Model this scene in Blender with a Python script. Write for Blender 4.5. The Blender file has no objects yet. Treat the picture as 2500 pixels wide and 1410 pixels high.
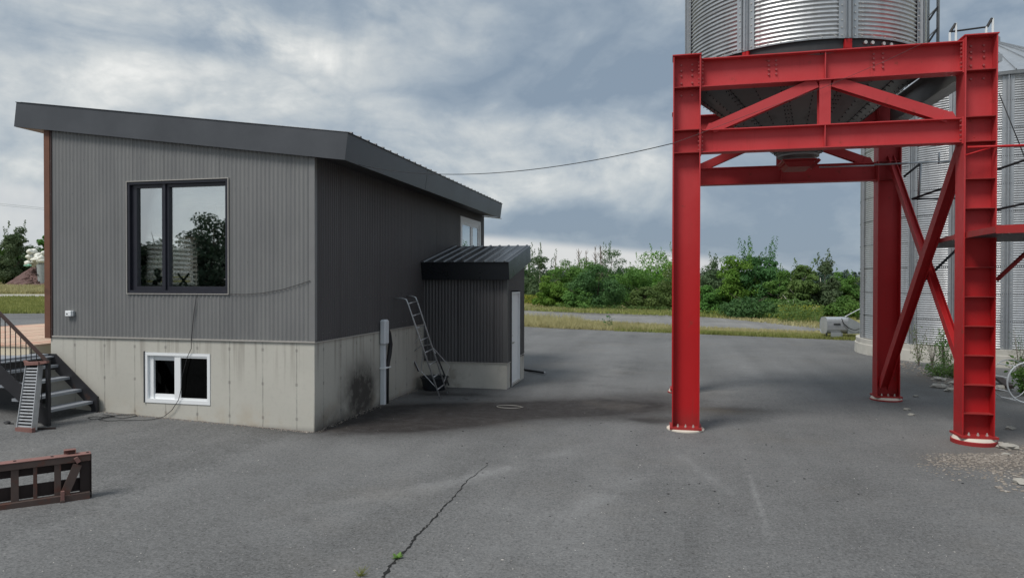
import bpy, math, random
from math import sin, cos, pi, radians, sqrt
from mathutils import Vector, Matrix
V = Vector
scn = bpy.context.scene
col = scn.collection

# ------------------------------------------------------------ camera
F, TH, PH, RO, CH = 1688.16, -.225779, -.0102025, .00143761, 2.4
FW = V((sin(TH)*cos(PH), cos(TH)*cos(PH), sin(PH)))
R0 = V((cos(TH), -sin(TH), 0)); U0 = R0.cross(FW)
RT = R0*cos(RO)+U0*sin(RO); UP = U0*cos(RO)-R0*sin(RO)
CAM = V((0, 0, CH))
cd = bpy.data.cameras.new('camera'); co = bpy.data.objects.new('camera', cd); col.objects.link(co)
cd.sensor_width = 36; cd.lens = F/2500*36; cd.clip_start = .05; cd.clip_end = 3000
M = Matrix((RT, UP, -FW)).transposed().to_4x4(); M.translation = CAM
co.matrix_world = M; scn.camera = co

def ray(px, py): return FW+RT*((px-1250)/F)-UP*((py-705)/F)
def oz(px, py, z=0.): d = ray(px, py); return CAM+d*((z-CH)/d.z)
def oy(px, py, y): d = ray(px, py); return CAM+d*(y/d.y)
def ox(px, py, x): d = ray(px, py); return CAM+d*(x/d.x)
def hgt(x, y): return .038*min(max(0., -5.5-x), 90.)
def tp(px, py):
    d = ray(px, py)
    a = oz(px, py) if d.z < 0 else None
    if a is not None and a.x >= -5.5: return a
    k = .038                                   # z = k*(-5.5-x)
    t = (k*-5.5-CH)/(d.z+k*d.x); p = CAM+d*t
    return p

# ------------------------------------------------------------ view
scn.view_settings.view_transform = 'Standard'; scn.view_settings.look = 'None'
scn.view_settings.exposure = .92; scn.view_settings.gamma = 1
scn.view_settings.use_curve_mapping = False
SUN_EL, SUN_AZ = 56, 214      # azimuth clockwise from +Y: behind and left of the camera
sd = bpy.data.lights.new('sun', 'SUN'); sd.energy = 1.5; sd.angle = radians(20); sd.color = (1, .955, .9)
so = bpy.data.objects.new('sun', sd); col.objects.link(so)
sdir = V((sin(radians(SUN_AZ))*cos(radians(SUN_EL)), cos(radians(SUN_AZ))*cos(radians(SUN_EL)), sin(radians(SUN_EL))))
so.rotation_euler = sdir.to_track_quat('Z', 'Y').to_euler(); so.location = sdir*50

# ------------------------------------------------------------ node helper
class N:
    def __init__(s, tree): s.t = tree; s.n = tree.nodes; s.l = tree.links
    def new(s, typ, **kw):
        n = s.n.new(typ)
        for k, v in kw.items(): setattr(n, k, v)
        return n
    def put(s, inp, v):
        if v is None: return
        if hasattr(v, 'is_output') or isinstance(v, bpy.types.NodeSocket): s.l.new(v, inp)
        else:
            if isinstance(v, (tuple, list)) and len(v) == 3 and inp.type == 'RGBA': v = (*v, 1)
            inp.default_value = v
    def math(s, op, a, b=None, c=None, clamp=False):
        n = s.new('ShaderNodeMath', operation=op); n.use_clamp = clamp
        s.put(n.inputs[0], a); s.put(n.inputs[1], b); s.put(n.inputs[2], c)
        return n.outputs[0]
    def mix(s, f, a, b, typ='MIX'):
        n = s.new('ShaderNodeMix', data_type='RGBA', blend_type=typ)
        s.put(n.inputs[0], f); s.put(n.inputs[6], a); s.put(n.inputs[7], b)
        return n.outputs[2]
    def noise(s, vec, scale, detail=4, rough=.55, dist=0.):
        n = s.new('ShaderNodeTexNoise'); s.put(n.inputs['Vector'], vec); s.put(n.inputs['Scale'], scale)
        s.put(n.inputs['Detail'], detail); s.put(n.inputs['Roughness'], rough); s.put(n.inputs['Distortion'], dist)
        return n.outputs['Fac']
    def ss(s, x, lo, hi, a=0., b=1.):
        n = s.new('ShaderNodeMapRange', interpolation_type='SMOOTHSTEP')
        s.put(n.inputs[0], x); s.put(n.inputs[1], lo); s.put(n.inputs[2], hi); s.put(n.inputs[3], a); s.put(n.inputs[4], b)
        return n.outputs[0]
    def vmul(s, v, sc):
        n = s.new('ShaderNodeVectorMath', operation='MULTIPLY'); s.put(n.inputs[0], v); n.inputs[1].default_value = sc
        return n.outputs[0]
    def xyz(s, v):
        n = s.new('ShaderNodeSeparateXYZ'); s.put(n.inputs[0], v); return n.outputs
    def blob(s, X, Y, cx, cy, rx, ry, rot=0.):
        """soft elliptical patch in the (X,Y) plane, 1 in the middle"""
        dx = s.math('SUBTRACT', X, cx); dy = s.math('SUBTRACT', Y, cy)
        c_, s_ = cos(rot), sin(rot)
        u = s.math('MULTIPLY_ADD', dx, c_/rx, s.math('MULTIPLY', dy, s_/rx))
        v = s.math('MULTIPLY_ADD', dx, -s_/ry, s.math('MULTIPLY', dy, c_/ry))
        q = s.math('ADD', s.math('MULTIPLY', u, u), s.math('MULTIPLY', v, v))
        return s.math('POWER', 2.718, s.math('MULTIPLY', q, -1.))

# ------------------------------------------------------------ sky (cloud deck over a Nishita sky)
w = bpy.data.worlds.new('World'); scn.world = w; w.use_nodes = True
k = N(w.node_tree); k.n.clear()
tc = k.new('ShaderNodeTexCoord'); D = tc.outputs['Generated']
dx, dy, dz = k.xyz(D)
zc = k.math('MAXIMUM', dz, 0.)
den = k.math('ADD', zc, .22)
cx = k.new('ShaderNodeCombineXYZ')
k.put(cx.inputs[0], k.math('ADD', dx, 3.1)); k.put(cx.inputs[1], k.math('ADD', dy, 1.7)); k.put(cx.inputs[2], k.math('MULTIPLY', dz, 1.75))
P = cx.outputs[0]
n1 = k.noise(P, 2.1, 3, .5, .2)
n2 = k.noise(P, 4.6, 10, .62, .35)
n3 = k.noise(P, 12.0, 8, .66, .4)
wv = k.noise(P, 1.7, 2, .5)
# azimuth (radians, 0 = +Y, negative to the left) and elevation of the direction
az = k.math('ARCTAN2', dx, dy); el = k.math('ARCSINE', dz)
def skypt(px, py):
    d = ray(px, py).normalized(); return math.atan2(d.x, d.y), math.asin(d.z)
cover = k.math('ADD', k.math('MULTIPLY', k.math('SUBTRACT', n1, .5), .9), k.math('MULTIPLY', k.math('SUBTRACT', n2, .5), 1.0))
cover = k.math('ADD', cover, k.math('MULTIPLY', k.math('SUBTRACT', n3, .5), .40))
bl = k.math('ABSOLUTE', k.math('MULTIPLY_ADD', k.noise(P, 5.0, 6, .50, .6), 2., -1.))      # billows: rounded tops, creased between
bl2 = k.math('ABSOLUTE', k.math('MULTIPLY_ADD', k.noise(P, 11.0, 5, .50, .5), 2., -1.))
cover = k.math('ADD', cover, k.math('MULTIPLY', k.math('SUBTRACT', bl, .2), .85))
cover = k.math('ADD', cover, k.math('MULTIPLY', k.math('SUBTRACT', bl2, .2), .35))
cover = k.math('ADD', cover, .59)
azn = k.math('ADD', az, k.math('MULTIPLY', k.math('SUBTRACT', n2, .5), .30))
eln = k.math('ADD', el, k.math('MULTIPLY', k.math('SUBTRACT', wv, .5), .16))
for px, py, rx, ry, a, rot in (   # px, py in the photo; radii in px; brightness change
        (520, 215, 560, 80, .44, .12), (1020, 60, 380, 95, .24, 0), (760, 150, 170, 75, .28, -.4), (700, 300, 420, 50, .22, .05),
        (1560, 410, 150, 75, .42, 0), (1150, 340, 330, 60, .20, .1), (1380, 500, 260, 40, .18, .1), (60, 420, 260, 170, .22, 0),
        (560, 20, 300, 60, -.06, 0), (150, 30, 350, 60, .04, 0), (520, 120, 150, 36, -.24, 0),
        (1330, 235, 300, 85, -.36, .1), (1180, 200, 520, 60, -.14, .1), (600, 268, 210, 28, -.14, .1),
        (1600, 90, 300, 110, -.20, 0), (2400, 200, 420, 330, -.24, 0), (1450, 590, 560, 34, -.34, .02), (1900, 560, 420, 70, -.22, 0)):
    a0, e0 = skypt(px, py)
    b = k.blob(azn, eln, a0, e0, rx/F, ry/F, rot)
    cover = k.math('ADD', cover, k.math('MULTIPLY', b, a))
cr = k.new('ShaderNodeValToRGB'); k.put(cr.inputs[0], k.math('MULTIPLY', cover, .82))
els = cr.color_ramp.elements
stops = [(.04, (.165, .212, .268)), (.28, (.225, .270, .318)), (.46, (.305, .342, .373)), (.63, (.395, .420, .430)), (.80, (.52, .53, .52)), (1.0, (.70, .695, .67))]
els[0].position, els[0].color = stops[0][0], (*stops[0][1], 1)
els[1].position, els[1].color = stops[-1][0], (*stops[-1][1], 1)
for p_, c_ in stops[1:-1]:
    e_ = els.new(p_); e_.color = (*c_, 1)
clouds = cr.outputs[0]
# pale gap above the horizon, widest to the left
edge = k.math('ADD', k.math('MULTIPLY', k.math('SUBTRACT', az, -.20), -.085), .058)
edge = k.math('ADD', edge, k.math('MULTIPLY', k.math('SUBTRACT', k.noise(P, 1.3, 3, .5), .5), .035))
gap = k.ss(k.math('SUBTRACT', el, edge), -.008, .008, 1., 0.)
gap = k.math('MULTIPLY', gap, k.ss(az, .0, .16, 1., 0.))
gapb = k.math('MULTIPLY', gap, k.ss(az, -.9, -.3, .55, 1.))
clouds = k.mix(gapb, clouds, (.47, .475, .48))
# the deck overhead is brighter than at the horizon, as under any overcast
zen = k.ss(dz, .42, 1., 1., 1.55)
clv = k.new('ShaderNodeVectorMath', operation='SCALE'); k.put(clv.inputs[0], clouds); k.put(clv.inputs['Scale'], zen)
skyt = k.new('ShaderNodeTexSky', sky_type='NISHITA'); skyt.sun_disc = False
skyt.sun_elevation = radians(SUN_EL); skyt.sun_rotation = radians(SUN_AZ)
b1 = k.new('ShaderNodeBackground'); k.put(b1.inputs[0], skyt.outputs[0]); b1.inputs[1].default_value = .05
b2 = k.new('ShaderNodeBackground'); k.put(b2.inputs[0], clv.outputs[0]); b2.inputs[1].default_value = .80
mx = k.new('ShaderNodeMixShader'); mx.inputs[0].default_value = .93
k.l.new(b1.outputs[0], mx.inputs[1]); k.l.new(b2.outputs[0], mx.inputs[2])
ow = k.new('ShaderNodeOutputWorld'); k.l.new(mx.outputs[0], ow.inputs[0])

# ------------------------------------------------------------ materials
def mat(name):
    m = bpy.data.materials.new(name); m.use_nodes = True
    k = N(m.node_tree); b = k.n['Principled BSDF']
    return m, k, b
def bump(k, b, h, strength, dist=.01):
    n = k.new('ShaderNodeBump'); n.inputs['Strength'].default_value = strength; n.inputs['Distance'].default_value = dist
    k.put(n.inputs['Height'], h); k.l.new(n.outputs[0], b.inputs['Normal'])
def simple(name, c, rough=.6, metal=0., var=.15, scale=6., bmp=.1, spec=.4, c2=None, c2t=(.55, .75), obj=True):
    m, k, b = mat(name)
    O = k.new('ShaderNodeTexCoord').outputs['Object']
    n = k.noise(O, scale, 5, .6)
    f = k.math('MULTIPLY_ADD', k.math('SUBTRACT', n, .5), var*2, 1.)
    vm = k.new('ShaderNodeVectorMath', operation='SCALE'); vm.inputs[0].default_value = c; k.put(vm.inputs['Scale'], f)
    cc = vm.outputs[0]
    if c2: cc = k.mix(k.ss(k.noise(O, scale*.7, 6, .65), *c2t), cc, c2)
    k.put(b.inputs['Base Color'], cc)
    k.put(b.inputs['Roughness'], k.math('MULTIPLY_ADD', k.math('SUBTRACT', n, .5), .25, rough))
    b.inputs['Metallic'].default_value = metal; b.inputs['Specular IOR Level'].default_value = spec
    if bmp: bump(k, b, k.noise(O, scale*8, 4, .6), bmp, .004)
    return m
MT = {}
MT['red'] = None
def red_mat():
    m, k, b = mat('red_painted_steel')
    O = k.new('ShaderNodeTexCoord').outputs['Object']
    X, Y, Z = k.xyz(O)
    n = k.noise(O, 1.1, 5, .6); n2 = k.noise(O, 9, 5, .65)
    c = k.mix(n, (.36, .008, .011), (.48, .014, .017))
    c = k.mix(k.math('MULTIPLY', k.ss(k.noise(O, .8, 5, .6), .5, .72), .35), c, (.27, .012, .016))
    # sun-bleached, chalky paint higher up
    ch = k.math('MULTIPLY', k.ss(Z, 1.5, 5.2), k.ss(n, .25, .75, .55, 1.))
    c = k.mix(ch, c, (.52, .062, .068))
    spot = k.ss(k.noise(O, 26, 4, .7), .70, .76)
    c = k.mix(k.math('MULTIPLY', spot, .5), c, (.20, .03, .025))
    st = k.noise(k.vmul(O, (14, 14, .8)), 1., 4, .6)
    c = k.mix(k.math('MULTIPLY', k.ss(st, .55, .8), .35), c, (.26, .03, .025))
    # road grime splashed on the feet, rust bleeding in blotches
    gr_ = k.math('MULTIPLY', k.ss(k.math('ADD', Z, k.math('MULTIPLY', n2, .25)), .55, .12), .45)
    c = k.mix(gr_, c, (.13, .045, .04))
    rb_ = k.math('MULTIPLY', k.ss(k.noise(O, 5, 6, .7), .60, .70), .5)
    c = k.mix(rb_, c, (.16, .045, .028))
    sc_ = k.math('MULTIPLY', k.ss(k.noise(k.vmul(O, (9, 9, 30)), 1., 5, .75), .72, .76), .35)
    c = k.mix(sc_, c, (.62, .30, .29))
    k.put(b.inputs['Base Color'], c); k.put(b.inputs['Roughness'], k.math('MULTIPLY_ADD', n2, .25, .42))
    b.inputs['Specular IOR Level'].default_value = .28
    bump(k, b, n2, .08, .004)
    return m
MT['red'] = red_mat()
MT['grout'] = simple('pale_grout', (.62, .56, .48), .9, var=.1, scale=10)
MT['bolt'] = simple('bolt_steel', (.42, .10, .10), .45, .3, var=.2, scale=20, bmp=0)
MT['zincbolt'] = simple('zinc_bolt', (.62, .60, .56), .4, .6, bmp=0)
def galv(name, c=(.66, .67, .68), rough=.36, metal=.85, dirt=.25):
    m, k, b = mat(name)
    O = k.new('ShaderNodeTexCoord').outputs['Object']
    v = k.new('ShaderNodeTexVoronoi'); k.put(v.inputs['Vector'], O); v.inputs['Scale'].default_value = 16
    n = k.noise(O, 1.6, 5, .6)
    st = k.noise(k.vmul(O, (5, 5, .5)), 1., 5, .6)
    base = k.mix(k.math('MULTIPLY', v.outputs['Color'], .5), tuple(x*.82 for x in c), tuple(min(1, x*1.12) for x in c))
    base = k.mix(k.math('MULTIPLY', k.ss(st, .45, .75), dirt), base, (.30, .30, .295))
    base = k.mix(k.ss(n, .3, .7, 0, .22), base, (.48, .49, .50))
    k.put(b.inputs['Base Color'], base); b.inputs['Metallic'].default_value = metal
    k.put(b.inputs['Roughness'], k.math('MULTIPLY_ADD', n, .2, rough-.1))
    return m
MT['galv'] = galv('galvanised_corrugated_steel', dirt=.45)
MT['galv2'] = galv('galvanised_stiffener', (.42, .445, .47), .45, .7, .35)
MT['hopper'] = simple('weathered_hopper_steel', (.20, .205, .20), .5, .55, var=.25, scale=3, c2=(.11, .105, .10), spec=.3)
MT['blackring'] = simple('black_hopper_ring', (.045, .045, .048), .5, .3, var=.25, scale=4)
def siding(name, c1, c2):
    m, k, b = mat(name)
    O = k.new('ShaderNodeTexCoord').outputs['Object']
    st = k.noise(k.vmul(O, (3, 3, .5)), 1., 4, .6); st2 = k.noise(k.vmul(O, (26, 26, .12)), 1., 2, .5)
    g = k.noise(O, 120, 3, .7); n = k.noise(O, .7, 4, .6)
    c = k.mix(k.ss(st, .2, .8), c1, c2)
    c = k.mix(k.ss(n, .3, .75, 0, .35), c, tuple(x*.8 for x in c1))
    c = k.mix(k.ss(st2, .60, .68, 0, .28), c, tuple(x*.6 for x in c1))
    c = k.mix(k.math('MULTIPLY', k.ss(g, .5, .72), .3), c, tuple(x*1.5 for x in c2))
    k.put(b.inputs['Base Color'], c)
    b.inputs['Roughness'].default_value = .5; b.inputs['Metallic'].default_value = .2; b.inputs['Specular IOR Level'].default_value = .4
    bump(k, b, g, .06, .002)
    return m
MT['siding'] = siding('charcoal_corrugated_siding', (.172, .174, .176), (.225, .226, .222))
MT['siding_shaded'] = siding('shaded_corrugated_siding', (.078, .077, .080), (.094, .092, .095))  # same siding, with the shade of the side faces put into its colour
MT['trimg'] = simple('grey_corner_trim', (.21, .21, .21), .45, .2, var=.08)
MT['flash'] = simple('pale_drip_flashing', (.42, .40, .37), .5, .2, var=.15)
MT['fascia'] = simple('charcoal_fascia_metal', (.084, .089, .098), .38, .3, var=.38, scale=1.0, bmp=.03, c2=(.066, .068, .078))
MT['roof'] = simple('black_roof_metal', (.015, .018, .023), .3, .3, var=.2, scale=2, bmp=.02, spec=.5)
MT['brown'] = simple('brown_corner_board', (.155, .068, .042), .6, var=.3, scale=4, c2=(.10, .045, .03))
MT['browndark'] = simple('dark_brown_edge', (.045, .025, .022), .6, var=.2)
MT['soffit'] = simple('brown_soffit', (.26, .21, .17), .6, var=.1)
MT['soffdark'] = simple('black_soffit', (.05, .05, .052), .6, var=.1)
MT['navy'] = simple('black_window_frame', (.018, .019, .028), .4, var=.15, spec=.5)
MT['vinyl'] = simple('white_vinyl_frame', (.80, .82, .83), .4, var=.03, scale=3, bmp=0)
MT['white'] = simple('white_painted_door', (.78, .80, .81), .42, var=.04, scale=2, bmp=.02)
MT['pvc'] = simple('grey_white_conduit', (.62, .65, .68), .5, var=.06, bmp=0)
MT['rubber'] = simple('black_rubber_cable', (.02, .02, .022), .55, var=.2, bmp=0)
MT['wall_in'] = simple('interior_paint', (.46, .46, .44), .8, var=.04, bmp=0)
MT['dark_in'] = simple('basement_dark', (.012, .012, .013), .9, var=.1, bmp=0)
MT['blind'] = simple('white_blind_fabric', (.75, .76, .74), .8, var=.04, bmp=0)
MT['alu'] = simple('weathered_aluminium', (.42, .43, .44), .42, .6, var=.25, scale=9, c2=(.22, .20, .19))
MT['treads'] = simple('grey_stair_tread', (.30, .32, .35), .6, .3, var=.15, scale=12)
MT['blacksteel'] = simple('black_painted_steel', (.028, .028, .032), .5, .2, var=.3, scale=5, c2=(.07, .038, .028), c2t=(.58, .72))
MT['rust'] = simple('rusty_red_steel', (.085, .060, .052), .75, .1, var=.35, scale=7, c2=(.105, .050, .038), c2t=(.5, .62), bmp=.4)
MT['rusttop'] = simple('rusty_pink_primer', (.22, .115, .10), .8, .05, var=.25, scale=9, c2=(.15, .06, .05), bmp=.3)
MT['rustdark'] = simple('dark_rusty_plate', (.035, .024, .022), .7, .2, var=.35, scale=6, bmp=.3)
MT['wood'] = simple('fresh_plywood_boards', (.58, .42, .31), .7, var=.12, scale=2, c2=(.58, .33, .24), c2t=(.45, .65))
MT['woodpale'] = simple('pale_wood_edge', (.60, .53, .40), .7, var=.12, scale=2)
MT['tub'] = simple('black_plastic_tub', (.018, .021, .026), .4, var=.1, bmp=0)
MT['bark'] = simple('grey_brown_bark', (.10, .08, .06), .9, var=.3, scale=6)
MT['birch'] = simple('pale_birch_bark', (.50, .47, .41), .8, var=.25, scale=5, c2=(.12, .10, .09), c2t=(.6, .68))
MT['baregrey'] = simple('bare_grey_twigs', (.20, .165, .14), .9, var=.2)
MT['heap'] = simple('reddish_gravel_heap', (.125, .075, .068), .9, var=.4, scale=5, c2=(.20, .15, .13), bmp=.6)
MT['plastic'] = simple('white_plastic_wrap', (.72, .72, .66), .5, var=.12, scale=3)
MT['teal'] = simple('teal_cloth', (.28, .62, .52), .7, var=.1)
MT['tin'] = simple('galvanised_tub_metal', (.38, .41, .43), .5, .4, var=.2)
MT['stone'] = simple('pale_concrete_rubble', (.34, .325, .29), .9, var=.3, scale=5, bmp=.5)
MT['dirt'] = simple('brown_dirt', (.12, .10, .08), .95, var=.35, scale=5, bmp=.5)
MT['pvcw'] = simple('white_hoop_plastic', (.60, .62, .63), .5, var=.1, bmp=0)
MT['chrome'] = simple('door_handle_metal', (.35, .33, .30), .3, .9, bmp=0)

def transl(name, c):
    m = bpy.data.materials.new(name); m.use_nodes = True; k = N(m.node_tree); b = k.n['Principled BSDF']
    k.put(b.inputs['Base Color'], c); b.inputs['Roughness'].default_value = .8
    t = k.new('ShaderNodeBsdfTranslucent'); k.put(t.inputs[0], c); mx = k.new('ShaderNodeMixShader'); mx.inputs[0].default_value = .9
    k.l.new(b.outputs[0], mx.inputs[1]); k.l.new(t.outputs[0], mx.inputs[2]); k.l.new(mx.outputs[0], k.n['Material Output'].inputs[0]); return m
MT['zebra'] = transl('zebra_blind_cloth', (.85, .86, .84))
def glass(name, refl, tint, rough=.0, fm=1.4):
    m = bpy.data.materials.new(name); m.use_nodes = True; k = N(m.node_tree); k.n.clear()
    g = k.new('ShaderNodeBsdfGlossy'); g.inputs['Roughness'].default_value = rough; g.inputs['Color'].default_value = (.92, .96, .96, 1)
    wb = k.new('ShaderNodeBump'); wb.inputs['Strength'].default_value = .04; wb.inputs['Distance'].default_value = .02
    k.put(wb.inputs['Height'], k.noise(k.new('ShaderNodeTexCoord').outputs['Object'], 1.6, 1, .4)); k.l.new(wb.outputs[0], g.inputs['Normal'])
    t = k.new('ShaderNodeBsdfTransparent'); t.inputs['Color'].default_value = (*tint, 1)
    f = k.new('ShaderNodeFresnel'); f.inputs['IOR'].default_value = 1.5
    fac = k.math('ADD', k.math('MULTIPLY', f.outputs[0], fm), refl, clamp=True)
    mx = k.new('ShaderNodeMixShader'); k.put(mx.inputs[0], fac)
    k.l.new(t.outputs[0], mx.inputs[1]); k.l.new(g.outputs[0], mx.inputs[2])
    o = k.new('ShaderNodeOutputMaterial'); k.l.new(mx.outputs[0], o.inputs[0])
    return m
MT['glass'] = glass('reflective_window_glass', .50, (.95, .97, .96))
MT['glassd'] = glass('basement_window_glass', .0, (.08, .09, .09), 0., .35)

def concrete():
    m, k, b = mat('poured_concrete')
    O = k.new('ShaderNodeTexCoord').outputs['Object']; X, Y, Z = k.xyz(O)
    n = k.noise(O, 1.3, 6, .6); n2 = k.noise(O, 14, 5, .65)
    c = k.mix(n, (.43, .42, .375), (.545, .53, .475))
    c = k.mix(k.ss(n2, .5, .75, 0, .25), c, (.33, .32, .30))
    H = k.math('ADD', X, Y)            # runs along either wall
    # form joints each 0.61 m: fine dark broken lines
    fr = k.math('ABSOLUTE', k.math('SUBTRACT', k.math('FRACT', k.math('ADD', k.math('MULTIPLY', H, 1/.61), k.math('MULTIPLY', k.noise(O, 5, 2), .03))), .5))
    ln = k.math('MULTIPLY', k.ss(fr, .008, .026, 1., 0.), k.ss(k.noise(O, 4, 4, .6), .32, .58, .25, 1.))
    c = k.mix(k.math('MULTIPLY', ln, .55), c, (.19, .185, .17))
    tie = k.math('ABSOLUTE', k.math('SUBTRACT', k.math('FRACT', k.math('MULTIPLY_ADD', Z, 1/.55, .15)), .5))
    tm = k.math('MULTIPLY', k.ss(fr, .02, .05, 1., 0.), k.ss(tie, .03, .06, 1., 0.))
    c = k.mix(k.math('MULTIPLY', tm, .5), c, (.16, .15, .14))
    # water runs from the top edge
    run = k.noise(k.vmul(O, (7, 7, .25)), 1., 5, .6)
    dr = k.math('MULTIPLY', k.ss(run, .50, .66), k.ss(Z, .45, 1.4))
    c = k.mix(k.math('MULTIPLY', dr, .6), c, (.25, .23, .20))
    # ochre splash near the ground
    lo = k.math('MULTIPLY', k.ss(Z, .55, .0), k.ss(k.noise(O, 2.2, 4, .6), .45, .7))
    c = k.mix(k.math('MULTIPLY', lo, .5), c, (.42, .34, .24))
    lo2 = k.math('MULTIPLY', k.ss(Z, .10, .0), .45)
    c = k.mix(lo2, c, (.16, .15, .14))
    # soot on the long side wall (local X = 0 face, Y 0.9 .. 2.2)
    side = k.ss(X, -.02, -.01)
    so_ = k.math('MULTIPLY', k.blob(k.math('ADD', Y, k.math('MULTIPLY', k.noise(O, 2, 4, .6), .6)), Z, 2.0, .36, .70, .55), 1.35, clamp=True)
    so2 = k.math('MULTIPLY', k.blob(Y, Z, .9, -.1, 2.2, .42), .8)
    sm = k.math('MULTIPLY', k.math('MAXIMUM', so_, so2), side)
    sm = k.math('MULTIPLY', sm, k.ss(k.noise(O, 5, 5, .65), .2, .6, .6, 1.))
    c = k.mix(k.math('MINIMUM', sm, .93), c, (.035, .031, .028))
    k.put(b.inputs['Base Color'], c); b.inputs['Roughness'].default_value = .85; b.inputs['Specular IOR Level'].default_value = .25
    bump(k, b, k.math('ADD', n2, k.math('MULTIPLY', ln, -1.)), .25, .006)
    return m
MT['concrete'] = concrete()
MT['concrete2'] = simple('plinth_concrete', (.47, .455, .41), .9, var=.18, scale=3, c2=(.33, .31, .27), c2t=(.5, .7))

def asphalt(name, base, far=False):
    m, k, b = mat(name)
    O = k.new('ShaderNodeTexCoord').outputs['Object']; X, Y, Z = k.xyz(O)
    big = k.noise(O, .28, 5, .6, .3); mid = k.noise(O, 1.6, 5, .65); fine = k.noise(O, 38, 4, .75); ff = k.noise(O, 110, 3, .8)
    f = k.math('MULTIPLY_ADD', k.math('SUBTRACT', big, .5), .75, 1.)
    f = k.math('ADD', f, k.math('MULTIPLY', k.math('SUBTRACT', mid, .5), .45))
    f = k.math('ADD', f, k.math('MULTIPLY', k.math('SUBTRACT', fine, .5), 2.3))
    f = k.math('ADD', f, k.math('MULTIPLY', k.math('SUBTRACT', ff, .5), 1.5))
    f = k.math('ADD', f, k.math('MULTIPLY', k.math('SUBTRACT', k.noise(O, 14, 5, .75), .5), 1.1))
    # tyre-polished lanes running away from the camera
    ln = k.noise(k.vmul(O, (1.1, .07, 1)), 1., 3, .5)
    f = k.math('ADD', f, k.math('MULTIPLY', k.math('SUBTRACT', ln, .5), .6))
    if not far:
        # scrubbed pale wheel track and old scrapes
        for (cx_, cy_, rx, ry, rot, a) in ((-.9, 7.4, 2.4, .20, 1.15, .22), (.95, 8.4, 1.2, .035, 1.55, .6), (.45, 8.9, 1.2, .09, 1.9, .22), (-2.2, 8.4, 2.2, .16, 1.05, .25), (.2, 6.6, 1.4, .12, 1.5, -.22), (-2.9, 7.6, 1.8, .14, .9, .25),
                                           (1.6, 16.5, 4., .5, 1.4, .12), (-1.5, 19, 6., .5, 1.5, .12)):
            f = k.math('ADD', f, k.math('MULTIPLY', k.math('MULTIPLY', k.blob(X, Y, cx_, cy_, rx, ry, rot), a), k.ss(mid, .3, .6)))
    vm = k.new('ShaderNodeVectorMath', operation='SCALE'); vm.inputs[0].default_value = base; k.put(vm.inputs['Scale'], k.math('MAXIMUM', f, .12))
    c = vm.outputs[0]
    # pale and dark chips of stone
    v = k.new('ShaderNodeTexVoronoi'); k.put(v.inputs['Vector'], O); v.inputs['Scale'].default_value = 30
    cr_, cg_, cb_ = k.xyz(v.outputs['Color'])
    chip = k.math('MULTIPLY', k.ss(v.outputs['Distance'], .12, .26, 1., 0.), k.ss(cr_, .93, .95))
    c = k.mix(k.math('MULTIPLY', chip, .55), c, (.42, .40, .37))
    pit = k.math('MULTIPLY', k.ss(v.outputs['Distance'], .2, .4, 1., 0.), k.ss(cg_, .80, .84))
    c = k.mix(k.math('MULTIPLY', pit, .55), c, (.03, .03, .03))
    if not far:
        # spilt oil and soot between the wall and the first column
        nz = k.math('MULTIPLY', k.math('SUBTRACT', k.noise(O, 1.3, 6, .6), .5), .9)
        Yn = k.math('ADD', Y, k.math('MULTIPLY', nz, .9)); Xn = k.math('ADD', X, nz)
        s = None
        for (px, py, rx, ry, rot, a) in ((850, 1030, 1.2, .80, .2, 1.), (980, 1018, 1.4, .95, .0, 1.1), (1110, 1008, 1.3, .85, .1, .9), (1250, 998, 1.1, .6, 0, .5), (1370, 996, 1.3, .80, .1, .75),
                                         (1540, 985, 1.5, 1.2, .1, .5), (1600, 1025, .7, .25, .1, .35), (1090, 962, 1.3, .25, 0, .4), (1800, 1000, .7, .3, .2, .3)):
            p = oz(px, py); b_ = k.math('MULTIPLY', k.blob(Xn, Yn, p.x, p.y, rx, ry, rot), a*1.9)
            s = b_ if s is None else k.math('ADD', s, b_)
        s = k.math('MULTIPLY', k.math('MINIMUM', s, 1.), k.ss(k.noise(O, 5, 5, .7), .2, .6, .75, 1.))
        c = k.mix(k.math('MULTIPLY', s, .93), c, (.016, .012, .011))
        # rusty drips by the first column, splashes of water by the ladder
        p = oz(1745, 1003); rd = k.math('MULTIPLY', k.blob(Xn, Yn, p.x, p.y, .55, .35), .35)
        c = k.mix(rd, c, (.10, .075, .045))
        p = oz(1130, 973); wt = k.math('MULTIPLY', k.blob(X, Y, p.x, p.y, .75, .12, .05), k.ss(k.noise(O, 9, 4, .6), .5, .58))
        c = k.mix(k.math('MULTIPLY', wt, .8), c, (.025, .025, .027))
        # soft shadow between the right columns painted in, then brown dirt spots
        p = oz(2250, 940); pad_shade = k.math('MULTIPLY', k.blob(Xn, Yn, p.x, p.y, 1.6, 3.5), .5)
        c = k.mix(k.math('MULTIPLY', pad_shade, k.ss(mid, .3, .6)), c, (.06, .056, .05))
        for (px, py, rx, ry, a) in ((2400, 1128, .62, .40, .85), (2520, 1110, .9, .9, .8), (2480, 1030, .8, 1.2, .35), (2270, 925, .7, 1.4, .6)):
            p = oz(px, py); dd = k.math('MULTIPLY', k.blob(k.math('ADD', X, k.math('MULTIPLY', nz, .25)), k.math('ADD', Y, k.math('MULTIPLY', nz, .25)), p.x, p.y, rx, ry), a)
            c = k.mix(k.math('MULTIPLY', dd, k.ss(k.noise(O, 7, 5, .7), .3, .6, .45, 1.)), c, (.135, .112, .092))
        tr = k.math('MULTIPLY', k.ss(k.noise(O, .5, 4, .6), .5, .75), .25)
        c = k.mix(tr, c, (.155, .14, .12))
    k.put(b.inputs['Base Color'], c)
    k.put(b.inputs['Roughness'], k.math('MULTIPLY_ADD', fine, .15, .74)); b.inputs['Specular IOR Level'].default_value = .3
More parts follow.
